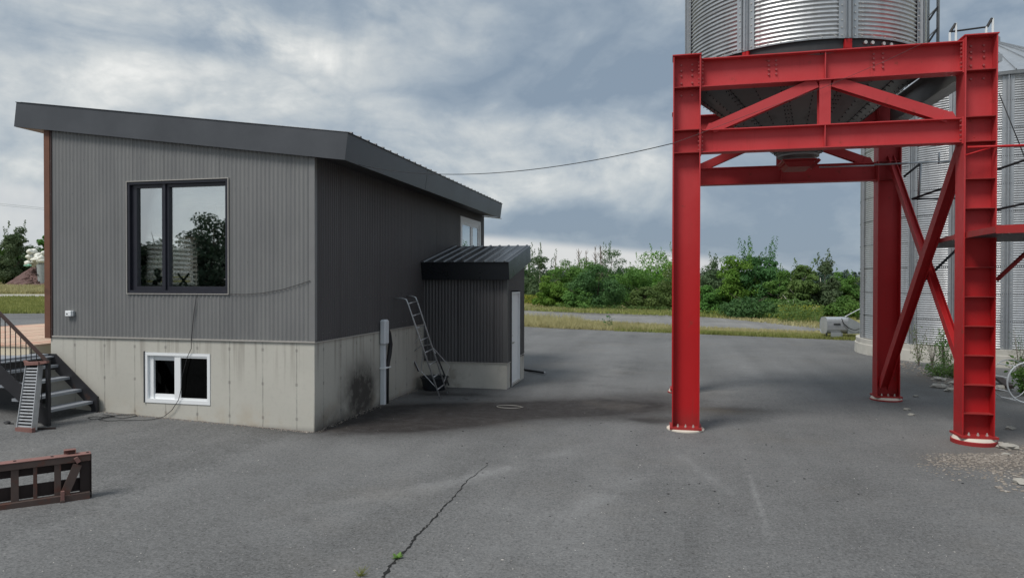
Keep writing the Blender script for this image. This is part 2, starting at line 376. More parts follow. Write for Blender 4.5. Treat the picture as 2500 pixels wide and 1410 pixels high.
    bump(k, b, k.math('ADD', fine, ff), .5, .01)
    return m
MT['asphalt'] = asphalt('worn_asphalt', (.135, .136, .135))
MT['asphalt2'] = asphalt('pale_old_asphalt', (.19, .187, .18), True)

def ground_mat():
    m, k, b = mat('dry_grass_ground')
    O = k.new('ShaderNodeTexCoord').outputs['Object']
    n = k.noise(O, .35, 6, .65); n2 = k.noise(O, 4, 5, .7)
    c = k.mix(k.ss(n, .35, .65), (.30, .26, .13), (.17, .18, .07))
    c = k.mix(k.ss(n2, .45, .75, 0, .6), c, (.36, .31, .18))
    k.put(b.inputs['Base Color'], c); b.inputs['Roughness'].default_value = .95; b.inputs['Specular IOR Level'].default_value = .1
    bump(k, b, n2, .6, .05)
    return m
MT['ground'] = ground_mat()
def leafmat(name, ca, cb, cc=None):
    m, k, b = mat(name)
    O = k.new('ShaderNodeTexCoord').outputs['Object']
    n = k.noise(O, .9, 3, .6); n2 = k.noise(O, 7, 3, .7)
    c = k.mix(k.ss(n, .3, .7), ca, cb)
    c = k.mix(k.ss(n2, .5, .8, 0, .6), c, cc or tuple(x*1.4 for x in cb))
    oi = k.new('ShaderNodeObjectInfo')
    hs = k.new('ShaderNodeHueSaturation'); k.put(hs.inputs['Color'], c)
    k.put(hs.inputs['Hue'], k.math('MULTIPLY_ADD', oi.outputs['Random'], .022, .496)); k.put(hs.inputs['Value'], k.math('MULTIPLY_ADD', oi.outputs['Random'], .3, 1.0))
    c = hs.outputs[0]
    k.put(b.inputs['Base Color'], c); b.inputs['Roughness'].default_value = .6; b.inputs['Specular IOR Level'].default_value = .25
    tr = k.new('ShaderNodeBsdfTranslucent'); k.put(tr.inputs[0], c)
    mx = k.new('ShaderNodeMixShader'); mx.inputs[0].default_value = .4
    o = k.n['Material Output']; k.l.new(b.outputs[0], mx.inputs[1]); k.l.new(tr.outputs[0], mx.inputs[2]); k.l.new(mx.outputs[0], o.inputs[0])
    return m
MT['leafdark'] = leafmat('dark_green_leaves', (.052, .118, .040), (.085, .170, .052))
MT['leafmid'] = leafmat('mid_green_leaves', (.080, .165, .036), (.125, .225, .048))
MT['leafbright'] = leafmat('fresh_green_leaves', (.105, .210, .030), (.155, .265, .042))
MT['leafolive'] = leafmat('olive_green_leaves', (.090, .150, .042), (.135, .200, .056), (.20, .25, .075))
MT['leafgrey'] = leafmat('grey_green_leaves', (.080, .125, .060), (.115, .160, .078))
MT['leafshade'] = leafmat('darkened_mirrored_leaves', (.022, .038, .020), (.032, .050, .028))  # leaf colour darkened so the window reflection comes out dim
MT['leaffar'] = leafmat('far_forest_leaves', (.050, .085, .060), (.065, .105, .072))
MT['grassdry'] = leafmat('dry_straw_grass', (.36, .325, .16), (.46, .42, .22), (.55, .50, .31))
MT['grassgreen'] = leafmat('green_yellow_grass', (.21, .235, .07), (.30, .31, .10))
MT['goldenrod'] = leafmat('goldenrod_flowers', (.12, .17, .04), (.34, .32, .045), (.55, .47, .05))

# ------------------------------------------------------------ mesh helper
class MB:
    def __init__(s): s.v = []; s.f = []; s.sm = False
    def quad(s, a, b, c, d):
        n = len(s.v); s.v += [tuple(a), tuple(b), tuple(c), tuple(d)]; s.f.append((n, n+1, n+2, n+3))
    def box(s, x0, x1, y0, y1, z0, z1):
        n = len(s.v)
        s.v += [(x0, y0, z0), (x1, y0, z0), (x1, y1, z0), (x0, y1, z0), (x0, y0, z1), (x1, y0, z1), (x1, y1, z1), (x0, y1, z1)]
        s.f += [(n, n+3, n+2, n+1), (n+4, n+5, n+6, n+7), (n, n+1, n+5, n+4), (n+1, n+2, n+6, n+5), (n+2, n+3, n+7, n+6), (n+3, n, n+4, n+7)]
        return s
    def hull8(s, p):
        n = len(s.v); s.v += [tuple(q) for q in p]
        s.f += [(n, n+3, n+2, n+1), (n+4, n+5, n+6, n+7), (n, n+1, n+5, n+4), (n+1, n+2, n+6, n+5), (n+2, n+3, n+7, n+6), (n+3, n, n+4, n+7)]
        return s
    def bar(s, p0, p1, u, hu, hv, ou=0., ov=0.):
        """box from p0 to p1, cross-section half sizes hu along u, hv along the third axis; offsets ou, ov"""
        p0 = V(p0); p1 = V(p1); d = (p1-p0).normalized(); u = V(u); u = (u-d*u.dot(d)).normalized(); v = d.cross(u)
        q = []
        for p in (p0, p1):
            for a, b in ((-1, -1), (1, -1), (1, 1), (-1, 1)):
                q.append(p+u*(ou+a*hu)+v*(ov+b*hv))
        return s.hull8(q)
    def isec(s, p0, p1, up, depth, width, tf=.016, tw=.012):
        """I section: depth measured along up, flanges width across"""
        s.bar(p0, p1, up, depth/2-tf, tw/2)
        s.bar(p0, p1, up, tf/2, width/2, ou=depth/2-tf/2)
        s.bar(p0, p1, up, tf/2, width/2, ou=-depth/2+tf/2)
        return s
    def tube(s, pts, r, n=6, cap=True):
        pts = [V(p) for p in pts]; rs = r if isinstance(r, (list, tuple)) else [r]*len(pts)
        base = len(s.v); u = None
        for i, p in enumerate(pts):
            d = (pts[min(i+1, len(pts)-1)]-pts[max(i-1, 0)])
            if d.length < 1e-9: d = V((0, 0, 1))
            d.normalize()
            if u is None: u = d.orthogonal().normalized()
            u = (u-d*u.dot(d)); u = u.normalized() if u.length > 1e-6 else d.orthogonal().normalized()
            v = d.cross(u)
            for j in range(n):
                a = 2*pi*j/n; s.v.append(tuple(p+(u*cos(a)+v*sin(a))*rs[i]))
        for i in range(len(pts)-1):
            for j in range(n):
                a = base+i*n+j; b = base+i*n+(j+1) % n
                s.f.append((a, b, b+n, a+n))
        if cap:
            s.f.append(tuple(base+j for j in reversed(range(n)))); s.f.append(tuple(base+(len(pts)-1)*n+j for j in range(n)))
        return s
    def lathe(s, c, prof, n=32, a0=0., a1=2*pi):
        """prof: list of (r, z)"""
        base = len(s.v); full = abs(a1-a0-2*pi) < 1e-6; m = n if full else n+1
        for r, z in prof:
            for j in range(m):
                a = a0+(a1-a0)*j/n; s.v.append((c[0]+r*cos(a), c[1]+r*sin(a), c[2]+z))
        for i in range(len(prof)-1):
            for j in range(n):
                a = base+i*m+j; b = base+i*m+((j+1) % m if full else j+1)
                s.f.append((a, b, b+m, a+m))
        return s
    def poly(s, pts, z0, z1):
        """extrude flat polygon of (x,y) counterclockwise"""
        n = len(s.v); m = len(pts)
        s.v += [(p[0], p[1], z0) for p in pts]+[(p[0], p[1], z1) for p in pts]
        s.f.append(tuple(n+i for i in reversed(range(m)))); s.f.append(tuple(n+m+i for i in range(m)))
        for i in range(m): j = (i+1) % m; s.f.append((n+i, n+j, n+m+j, n+m+i))
        return s
    def blobby(s, c, rx, ry, rz, seed, rough=.25, seg=7, rings=5, flat=False):
        rnd = random.Random(seed); base = len(s.v)
        for i in range(rings+1):
            t = pi*i/rings
            for j in range(seg):
                a = 2*pi*j/seg; q = 1+rnd.uniform(-rough, rough)
                s.v.append((c[0]+rx*sin(t)*cos(a)*q, c[1]+ry*sin(t)*sin(a)*q, c[2]+rz*cos(t)*(1+rnd.uniform(-rough, rough)*.5)))
        for i in range(rings):
            for j in range(seg):
                a = base+i*seg+j; b = base+i*seg+(j+1) % seg
                s.f.append((a, a+seg, b+seg, b))
        return s

def obj(name, mb, m, parent=None, label=None, cat=None, group=None, kind=None, smooth=False, bevel=0.):
    me = bpy.data.meshes.new(name)
    off = V((0, 0, 0))
    if parent is not None:
        r = parent
        while r.parent is not None: r = r.parent
        off = V(r.get('_base', (0, 0, 0)))
    vs = mb.v if off.length == 0 else [(a-off.x, b-off.y, c-off.z) for a, b, c in mb.v]
    me.from_pydata(vs, [], mb.f); me.update()
    me.materials.append(MT[m] if isinstance(m, str) else m)
    if smooth: me.shade_smooth()
    o = bpy.data.objects.new(name, me); col.objects.link(o)
    if parent is not None: o.parent = parent
    if bevel:
        b = o.modifiers.new('bevel', 'BEVEL'); b.width = bevel; b.segments = 1; b.limit_method = 'ANGLE'; b.harden_normals = False
    return tag(o, label, cat, group, kind)
def tag(o, label=None, cat=None, group=None, kind=None):
    if label: o['label'] = label
    if cat: o['category'] = cat
    if group: o['group'] = group
    if kind: o['kind'] = kind
    return o
def thing(name, loc, label, cat, group=None):
    o = bpy.data.objects.new(name, None); col.objects.link(o); o.location = loc; o.empty_display_size = .2
    o['_base'] = tuple(loc); things.append(o)
    return tag(o, label, cat, group)
things = []
def share(name, src, parent, loc):
    o = src.copy(); o.name = name; col.objects.link(o); o.parent = parent; o.location = loc; return o

# ------------------------------------------------------------ ground sheets
def clipx(poly, x, side):
    out = []
    for i in range(len(poly)):
        a, b = poly[i], poly[(i+1) % len(poly)]
        ia = (a[0]-x)*side >= 0; ib = (b[0]-x)*side >= 0
        if ia: out.append(a)
        if ia != ib: t = (x-a[0])/(b[0]-a[0]); out.append((x, a[1]+t*(b[1]-a[1])))
    return out
def sheet(name, poly, dz, m, **kw):
    mb = MB()
    parts = [clipx(poly, -5.5, 1)]
    left = clipx(poly, -5.5, -1); parts.append(clipx(left, -95.5, 1) if left else []); parts.append(clipx(left, -95.5, -1) if left else [])
    for p in parts:
        if len(p) < 3: continue
        n = len(mb.v); mb.v += [(a, b, hgt(a, b)+dz) for a, b in p]; mb.f.append(tuple(range(n, n+len(p))))
    return obj(name, mb, m, kind='structure', **kw)
xy = lambda p: (p[0], p[1])
sheet('ground', [(-1500, -1500), (1500, -1500), (1500, 1500), (-1500, 1500)], -.03, 'ground')
yl = [xy(tp(1, 765)), xy(tp(112, 764))]
e1, e2 = xy(oz(1290, 797)), xy(oz(2080, 829))
def ext(a, b, t): return (a[0]+(b[0]-a[0])*t, a[1]+(b[1]-a[1])*t)
yard = [(-70, -60), (60, -60), (60, 14), ext(e1, e2, 1.9), e2, e1, ext(e1, e2, -.9), ext(yl[0], yl[1], 1.6), ext(yl[0], yl[1], -6)]
sheet('asphalt_yard', yard, 0, 'asphalt')
r1 = [xy(oz(1200, 770)), xy(oz(1640, 796)), xy(oz(1800, 806)), xy(oz(1990, 808)), xy(oz(2050, 800)), xy(oz(1900, 786)), xy(oz(1640, 768)), xy(oz(1200, 755))]
sheet('road', r1, .002, 'asphalt2')
sheet('path', [xy(tp(-400, 725)), xy(tp(118, 725)), xy(tp(260, 725)), xy(tp(260, 718)), xy(tp(118, 718)), xy(tp(-400, 718))], .004, simple('pale_gravel_path', (.36, .34, .30), .9, var=.15, scale=1))

# crack in the asphalt
def crack():
    mb = MB(); rnd = random.Random(4)
    pts = [(938, 1408), (950, 1385), (965, 1368), (985, 1347), (1003, 1328), (1018, 1306), (1035, 1290), (1051, 1276), (1070, 1252), (1086, 1234), (1100, 1222), (1114, 1207), (1128, 1188), (1144, 1170), (1160, 1158), (1176, 1145), (1195, 1130)]
    P3 = []
    for i in range(len(pts)-1):
        a = oz(*pts[i]); b = oz(*pts[i+1]); m = 5
        for j in range(m): P3.append(a.lerp(b, j/m)+V((rnd.uniform(-.012, .012), rnd.uniform(-.012, .012), 0)))
    n = len(P3)
    for i, p in enumerate(P3):
        wd = .013*(1-i/n)**.6*rnd.uniform(.25, 1.6)+.0015
        mb.v += [(p.x-wd, p.y+wd*.3, .003), (p.x+wd, p.y-wd*.3, .003)]
    for i in range(n-1): mb.f.append((2*i, 2*i+1, 2*i+3, 2*i+2))
    return mb
obj('crack', crack(), simple('deep_black_crack', (.012, .012, .012), .95, bmp=0), kind='structure')

# ------------------------------------------------------------ office building
YC, XC, XL = 10.034, -5.536, -10.60
YB = 20.26
HOUSE = thing('office_building', (XC, YC, 0), 'charcoal corrugated metal building with a sloping roof on a concrete basement', 'building')
SL = .1305
def ztop(x): return 4.368+(XC-x)*.134
X_ = lambda px, y=YC: oy(px, 600, y).x
# foundation with a window opening
bx0, bx1, bz0, bz1 = -8.70, -7.43, .35, 1.205
mb = MB()
mb.box(XL-.03, bx0, YC, YC+.25, -.3, 1.425); mb.box(bx1, XC, YC, YC+.25, -.3, 1.425)
mb.box(bx0, bx1, YC, YC+.25, -.3, bz0); mb.box(bx0, bx1, YC, YC+.25, bz1, 1.425)
mb.box(XC-.25, XC, YC+.25, YB, -.3, 1.425); mb.box(XL-.03, XL+.22, YC+.25, YB, -.3, 1.425)
obj('foundation', mb, 'concrete', HOUSE)
# basement interior (dark)
mb = MB(); mb.box(bx0-.5, bx1+.5, YC+1.6, YC+1.65, -.2, 1.42); mb.box(bx0-.55, bx0-.5, YC+.25, YC+1.6, -.2, 1.42); mb.box(bx1+.5, bx1+.55, YC+.25, YC+1.6, -.2, 1.42); mb.box(bx0-.5, bx1+.5, YC+.25, YC+1.6, -.25, -.2)
obj('basement_partition', mb, 'dark_in', HOUSE)
# structural wall shell
wx0, wx1, wz0, wz1 = -9.02, -7.075, 2.20, 4.085
mb = MB()
def slab(x0, x1, z0, z1f, y0=YC+.03, y1=YC+.18):
    a, b = (z1f(x0), z1f(x1)) if callable(z1f) else (z1f, z1f)
    mb.hull8([(x0, y0, z0), (x1, y0, z0), (x1, y1, z0), (x0, y1, z0), (x0, y0, a), (x1, y0, b), (x1, y1, b), (x0, y1, a)])
zt_ = lambda x: ztop(x)-.01
slab(XL+.02, wx0, 1.43, zt_); slab(wx1, XC-.03, 1.43, zt_); slab(wx0, wx1, 1.43, wz0); slab(wx0, wx1, wz1, zt_)
mb.box(XC-.18, XC-.03, YC+.18, YB-.03, 1.43, 4.36)
LW0, LW1, LZ0, LZ1 = 11.75, 13.62, 2.30, 3.40        # window in the far (left) wall
mb.box(XL+.02, XL+.17, YC+.18, LW0, 1.43, 4.9); mb.box(XL+.02, XL+.17, LW1, YB, 1.43, 4.9); mb.box(XL+.02, XL+.17, LW0, LW1, 1.43, LZ0); mb.box(XL+.02, XL+.17, LW0, LW1, LZ1, 4.9)
mb.box(XL+.17, XC-.18, YB-.18, YB-.03, 1.43, 4.36)
mb.box(XL+.17, XC-.18, 14.3, 14.4, 1.45, 4.3)
obj('wall', mb, 'wall_in', HOUSE)
mb = MB(); mb.box(XL+.03, XC-.03, YC+.26, YB-.05, 1.35, 1.42)
obj('floor', mb, 'browndark', HOUSE)
mb = MB(); mb.hull8([(XL+.17, YC+.18, 4.9), (XC-.18, YC+.18, 4.25), (XC-.18, 14.3, 4.25), (XL+.17, 14.3, 4.9), (XL+.17, YC+.18, 4.95), (XC-.18, YC+.18, 4.3), (XC-.18, 14.3, 4.3), (XL+.17, 14.3, 4.95)])
obj('ceiling', mb, 'wall_in', HOUSE)

PITCH = .076
def corr(o, u, n, u0, u1, zb, zt, hole=None, amp=.013, ph=0.):
    """corrugated sheet: runs along u from origin o, outward normal n"""
    mb = MB(); m = max(2, int(round((u1-u0)/PITCH*6))); cols = []
    for i in range(m+1):
        t = u0+(u1-u0)*i/m; q = cos(2*pi*(t+ph)/PITCH); q = max(-1, min(1, q*1.5))
        p = V(o)+V(u)*t+V(n)*(amp*(q+1)/2); zz = [zb, hole[2] if hole else None, hole[3] if hole else None, zt(t) if callable(zt) else zt]
        zz = [z for z in zz if z is not None]; b = len(mb.v)
        for z in zz: mb.v.append((p.x, p.y, z))
        cols.append((t, b, len(zz)))
    for i in range(m):
        t0, a, na = cols[i]; t1, b, nb = cols[i+1]; tm = (t0+t1)/2
        for j in range(na-1):
            if hole and na == 4 and j == 1 and hole[0] < tm < hole[1]: continue
            mb.f.append((a+j, b+j, b+j+1, a+j+1))
    return mb
# front wall sheets
SW = PITCH*11
u = 0.; L = XC-XL-.02; first = None; i = 0
while u < L-.02:
    u1 = min(u+SW, L-.06)
    if u1-u < .1: break
    h = (wx0-XL, wx1-XL, wz0, wz1)
    hh = h if (u < h[1] and u1 > h[0]) else None
    mb = corr((XL, YC-.004-(.002 if i % 2 else 0), 0), (1, 0, 0), (0, -1, 0), u, u1+(.012), 1.447, lambda t: ztop(XL+t)+.02, hh)
    obj('siding_sheet', mb, 'siding', HOUSE, smooth=True); u = u1; i += 1
# side wall sheets (with the far window hole)
sw0, sw1, sz0, sz1 = 17.80, 19.80, 3.05, 4.17
u = .012; L = YB-YC; i = 0
while u < L-.05:
    u1 = min(u+SW, L)
    hh = (sw0-YC+.02, sw1-YC-.02, sz0+.02, sz1-.02); hh = hh if (u < hh[1] and u1 > hh[0]) else None
    obj('siding_sheet', corr((XC+.004+(.002 if i % 2 else 0), YC, 0), (0, 1, 0), (1, 0, 0), u, u1+.012, 1.44, 4.40, hh), 'siding_shaded', HOUSE, smooth=True); u = u1; i += 1
# left wall sheet, simple
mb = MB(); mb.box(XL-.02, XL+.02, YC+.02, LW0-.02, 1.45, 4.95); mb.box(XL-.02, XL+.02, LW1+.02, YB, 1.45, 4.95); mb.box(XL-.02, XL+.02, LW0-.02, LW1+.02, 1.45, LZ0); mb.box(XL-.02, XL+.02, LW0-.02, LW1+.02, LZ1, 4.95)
obj('left_cladding', mb, 'siding_shaded', HOUSE)
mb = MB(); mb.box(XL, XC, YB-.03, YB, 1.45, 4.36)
obj('rear_cladding', mb, 'siding_shaded', HOUSE)
# screw rows on the siding
mb = MB()
for zz in (1.56, 2.12, 2.72, 3.32, 3.92, 4.5):
    for j in range(int((XC-XL)/(PITCH*3))):
        x_ = XL+PITCH*(.0+3*j)
        if wx0-.03 < x_ < wx1+.03 and wz0-.05 < zz < wz1+.05: continue
        if zz > ztop(x_)-.06: continue
        mb.tube([(x_, YC-.014, zz), (x_, YC-.024, zz)], .006, 5)
    for j in range(int((YB-YC)/(PITCH*3))):
        y_ = YC+PITCH*3*j+.02
        if zz < 4.2: mb.tube([(XC+.014, y_, zz), (XC+.024, y_, zz)], .006, 5)
obj('screws', mb, 'trimg', HOUSE, kind='stuff')
# trims
mb = MB(); mb.box(XC-.085, XC+.016, YC-.019, YC-.015, 1.45, 4.37); mb.box(XC+.0155, XC+.019, YC-.015, YC+.05, 1.45, 4.37)
obj('corner_trim', mb, 'trimg', HOUSE)
mb = MB(); mb.box(XL-.13, XL-.012, YC-.03, YC+.10, 1.40, 5.12)
obj('corner_board', mb, 'brown', HOUSE, label='brown corner board')
mb = MB(); mb.box(XL-.012, XL+.022, YC-.022, YC+.02, 1.42, 5.06)
obj('corner_edge', mb, 'browndark', HOUSE)
mb = MB(); mb.box(XL+.02, XC+.02, YC-.026, YC-.002, 1.425, 1.447); mb.box(XC+.001, XC+.024, YC-.002, YB, 1.418, 1.437)
obj('drip_flashing', mb, 'flash', HOUSE)
# roof: build in slope frame
RY0, RY1 = YC-.10, ox(1226, 515, -4.9).y
aL = oy(40, 250, RY0); aLb = oy(40, 310, RY0); aR = oy(850, 324, RY0); aRb = oy(844, 389.7, RY0)
sdn = (aR-aL).normalized(); nrm = V((-sdn.z, 0, sdn.x))
if nrm.z < 0: nrm = -nrm
FD = .425
def rp(s_, y, h):     # s along slope from left edge, h below top
    p = aL+sdn*s_; return V((p.x, y, p.z))-nrm*h
LS = (aR-aL).length
mb = MB(); mb.hull8([rp(0.02, RY0+.02, FD-.02), rp(LS-.02, RY0+.02, FD-.02), rp(LS-.02, RY1-.02, FD-.02), rp(.02, RY1-.02, FD-.02), rp(0.02, RY0+.02, .02), rp(LS-.02, RY0+.02, .02), rp(LS-.02, RY1-.02, .02), rp(.02, RY1-.02, .02)])
obj('roof', mb, 'soffdark', HOUSE)
# front fascia as three lapped lengths
for a, b, d_ in ((0, 2.62, .003), (2.60, 5.0, .0), (4.98, LS, -.003)):
    mb = MB(); mb.hull8([rp(a, RY0-.004+d_, FD), rp(b, RY0-.004+d_, FD), rp(b, RY0+.018, FD), rp(a, RY0+.018, FD), rp(a, RY0-.004+d_, 0), rp(b, RY0-.004+d_, 0), rp(b, RY0+.018, 0), rp(a, RY0+.018, 0)])
    obj('fascia', mb, 'fascia', HOUSE)
ylen = RY1-RY0
for a, b, d_ in ((.0195, ylen*.36, 0), (ylen*.358, ylen*.74, .003), (ylen*.738, ylen, 0)):
    mb = MB(); mb.hull8([rp(LS-.018, RY0+a, FD), rp(LS+d_, RY0+a, FD), rp(LS+d_, RY0+b, FD), rp(LS-.018, RY0+b, FD), rp(LS-.018, RY0+a, 0), rp(LS+d_, RY0+a, 0), rp(LS+d_, RY0+b, 0), rp(LS-.018, RY0+b, 0)])
    obj('fascia', mb, 'fascia', HOUSE)
mb = MB(); mb.hull8([rp(0, RY0+.02, FD), rp(.016, RY0+.02, FD), rp(.016, RY1, FD), rp(0, RY1, FD), rp(0, RY0+.02, 0), rp(.016, RY0+.02, 0), rp(.016, RY1, 0), rp(0, RY1, 0)])
obj('fascia', mb, 'fascia', HOUSE)
# soffit pale strip at the rear overhang and brown at the high side
mb = MB(); mb.hull8([rp(.02, RY0+.02, FD+.004), rp(.62, RY0+.02, FD+.004), rp(.62, RY1, FD+.004), rp(.02, RY1, FD+.004), rp(.02, RY0+.02, FD-.015), rp(.62, RY0+.02, FD-.015), rp(.62, RY1, FD-.015), rp(.02, RY1, FD-.015)])
obj('soffit', mb, 'soffit', HOUSE)
mb = MB(); mb.hull8([rp(1, YB+.02, FD+.004), rp(LS-.02, YB+.02, FD+.004), rp(LS-.02, RY1, FD+.004), rp(1, RY1, FD+.004), rp(1, YB+.02, FD-.015), rp(LS-.02, YB+.02, FD-.015), rp(LS-.02, RY1, FD-.015), rp(1, RY1, FD-.015)])
obj('soffit', mb, 'vinyl', HOUSE)
# ribbed roof sheet: ribs run down the slope, their ends show at the eave
mb = MB(); mb.hull8([rp(-.01, RY0-.012, .002), rp(LS+.02, RY0-.012, .002), rp(LS+.02, RY1, .002), rp(-.01, RY1, .002), rp(-.01, RY0-.012, -.008), rp(LS+.02, RY0-.012, -.008), rp(LS+.02, RY1, -.008), rp(-.01, RY1, -.008)])
sh = obj('roof_sheet', mb, 'roof', HOUSE)
y = RY0+.1; rib0 = None
while y < RY1-.03:
    if rib0 is None:
        mb = MB(); mb.hull8([rp(-.01, y-.028, -.008), rp(LS+.024, y-.028, -.008), rp(LS+.024, y+.028, -.008), rp(-.01, y+.028, -.008), rp(-.01, y-.014, -.03), rp(LS+.024, y-.014, -.03), rp(LS+.024, y+.014, -.03), rp(-.01, y+.014, -.03)])
        rib0 = obj('roof_rib', mb, 'roof', HOUSE); y00 = y
    else: share('roof_rib', rib0, HOUSE, (0, y-y00, 0))
    y += .305
# ---- large window
def frame_rect(mb, x0, x1, z0, z1, w_, y0, y1, wb=None):
    wb = wb or w_
    mb.box(x0, x0+w_, y0, y1, z0, z1); mb.box(x1-w_, x1, y0, y1, z0, z1)
    mb.box(x0+w_, x1-w_, y0, y1, z0, z0+wb); mb.box(x0+w_, x1-w_, y0, y1, z1-w_, z1)
WIN = MB(); frame_rect(WIN, wx0, wx1, wz0, wz1, .045, YC-.02, YC+.12, .05)
win = obj('window', WIN, 'navy', HOUSE)
mb = MB(); frame_rect(mb, wx0-.012, wx1+.012, wz0-.014, wz1+.012, .012, YC-.036, YC-.0)
obj('window_trim', mb, 'flash', win)
xm0, xm1 = X_(395, YC+.03), X_(413, YC+.03)
xm = (xm0+xm1)/2
mb = MB(); mb.box(xm-.022, xm+.022, YC+.0, YC+.10, wz0+.05, wz1-.045); obj('mullion', mb, 'navy', win)
for (a, b, w_) in ((wx0+.045, xm-.022, .075), (xm+.022, wx1-.045, .075)):
    mb = MB()
    lo = w_*1.35 if a < -8.9 else w_*.6
    mb.box(a, a+lo, YC+.03, YC+.11, wz0+.05, wz1-.045); hi = .045
    mb.box(b-hi, b, YC+.03, YC+.11, wz0+.05, wz1-.045)
    mb.box(a+lo, b-hi, YC+.03, YC+.11, wz0+.05, wz0+.115); mb.box(a+lo, b-hi, YC+.03, YC+.11, wz1-.10, wz1-.045)
    obj('sash', mb, 'navy', win)
    mb = MB(); mb.box(a+lo-.004, b-hi+.004, YC+.075, YC+.081, wz0+.11, wz1-.096)
    obj('pane', mb, 'glass', win)
# roller blind inside and the zebra blind of the opposite window
mb = MB(); mb.box(wx0+.75, wx1-.06, YC+.20, YC+.28, wz1-.36, wz1-.20); mb.box(wx0+.75, wx1-.06, YC+.22, YC+.235, wz1-.42, wz1-.375)
obj('roller_blind', mb, 'blind', win)
mb = MB(); frame2 = mb
for (a, b) in ((LW0, LW0+.04), (LW1-.04, LW1), ((LW0+LW1)/2+.22, (LW0+LW1)/2+.26)): mb.box(XL+.03, XL+.10, a, b, LZ0, LZ1)
mb.box(XL+.03, XL+.10, LW0+.04, LW1-.04, LZ0, LZ0+.04); mb.box(XL+.03, XL+.10, LW0+.04, LW1-.04, LZ1-.04, LZ1)
lwin = obj('window', mb, 'vinyl', HOUSE)
zz = LZ0+.03
while zz < LZ1-.06:
    mb = MB(); mb.box(XL+.175, XL+.178, LW0-.1, LW1+.03, zz, zz+.05); obj('blind_slat', mb, 'zebra', lwin); zz += .10
# basement window
mb = MB(); frame_rect(mb, bx0+.01, bx1-.003, bz0+.003, bz1-.004, .05, YC-.012, YC+.16, .065)
bw = obj('window', mb, 'vinyl', HOUSE)
mb = MB(); mb.box(bx0-.002, bx0+.008, YC-.03, YC+.0, bz0, bz1+.012); obj('window_gasket', mb, 'soffdark', bw)
fx0, fx1 = X_(381, YC+.1), X_(435, YC+.1); gx0, gx1 = X_(443.5, YC+.04), X_(508.5, YC+.04)
mb = MB()
# left (sliding) sash set back, right sash forward
L0 = bx0+.061
mb.box(L0, fx0, YC+.03, YC+.10, bz0+.068, bz1-.054); mb.box(fx0, fx1, YC+.05, YC+.10, bz1-.14, bz1-.054); mb.box(fx0, fx1, YC+.05, YC+.10, bz0+.068, bz0+.145)
obj('sash', mb, 'vinyl', bw)
mb = MB()
mb.box(fx1, gx0, YC+.0, YC+.045, bz0+.068, bz1-.054); mb.box(gx1, bx1-.053, YC+.0, YC+.045, bz0+.068, bz1-.054)
mb.box(gx0, gx1, YC+.0, YC+.045, bz1-.085, bz1-.054); mb.box(gx0, gx1, YC+.0, YC+.045, bz0+.068, bz0+.10)
obj('sash', mb, 'vinyl', bw)
mb = MB(); mb.box(fx0-.003, fx1+.003, YC+.075, YC+.08, bz0+.14, bz1-.135); obj('pane', mb, 'glassd', bw)
mb = MB(); mb.box(gx0-.003, gx1+.003, YC+.02, YC+.025, bz0+.095, bz1-.08); obj('pane', mb, 'glassd', bw)
mb = MB(); mb.tube([(gx0+.05, YC+.09, bz0+.10), (gx0+.055, YC+.085, bz0+.4), (gx0+.045, YC+.09, bz0+.75)], .025, 8); obj('inner_rail', mb, 'alu', bw, smooth=True)
# far window on the long side wall
mb = MB()
def fr_y(mb, x0, x1, y0, y1, z0, z1, w_):
    mb.box(x0, x1, y0, y0+w_, z0, z1); mb.box(x0, x1, y1-w_, y1, z0, z1); mb.box(x0, x1, y0+w_, y1-w_, z0, z0+w_); mb.box(x0, x1, y0+w_, y1-w_, z1-w_, z1)
fr_y(mb, XC-.02, XC+.035, sw0, sw1, sz0, sz1, .11)
sw = obj('window', mb, 'vinyl', HOUSE)
ymid = (sw0+sw1)/2+.12
for a, b in ((sw0+.11, ymid), (ymid+.002, sw1-.11)):
    mb = MB(); fr_y(mb, XC-.02, XC+.015, a, b, sz0+.11, sz1-.11, .10); s_ = obj('sash', mb, 'vinyl', sw)
    mb = MB(); mb.box(XC-.006, XC-.001, a+.098, b-.098, sz0+.208, sz1-.208); obj('pane', mb, 'glass', sw)
# roof edge: small round vent screws are left to the metal

# ------------------------------------------------------------ annex
XA, YA, YAB = -3.573, 15.038, 16.90
ANX = thing('annex_shed', (XA, YA, 0), 'small dark corrugated annex with white side door against the long wall', 'shed')
dy0, dy1, dzt = 15.44, 16.29, 2.165
mb = MB(); mb.box(XC+.002, XA, YA, YA+.2, -.2, .575)
mb.box(XA-.2, XA, YA+.2, dy0-.03, -.2, .575); mb.box(XA-.2, XA, dy1+.03, YAB, -.2, .575); mb.box(XC+.002, XA-.2, YAB-.2, YAB, -.2, .575)
obj('foundation', mb, 'concrete2', ANX)
ra = V((0, 14.79, 2.835)); rb = V((0, 17.2, 3.31)); rs = (rb-ra).normalized(); rn = V((0, -rs.z, rs.y))
RX0, RX1 = XC+.025, -3.595+.12
rl = (rb-ra).length
def ap(x, s_, h): p = ra+rs*s_-rn*h; return V((x, p.y, p.z))
zan = lambda y: 2.835+(y-14.79)*.197-.40
u = 0; L = XA-XC
while u < L-.03:
    u1 = min(u+SW, L)
    obj('siding_sheet', corr((XC, YA-.004, 0), (1, 0, 0), (0, -1, 0), u+.01, u1, .585, 2.5), 'siding_shaded', ANX, smooth=True); u = u1
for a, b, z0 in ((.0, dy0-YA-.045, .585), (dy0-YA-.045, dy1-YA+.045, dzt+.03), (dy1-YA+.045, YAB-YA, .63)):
    obj('siding_sheet', corr((XA+.002, YA, 0), (0, 1, 0), (1, 0, 0), a, b, z0, lambda t: zan(YA+t)+.12), 'siding_shaded', ANX, smooth=True)
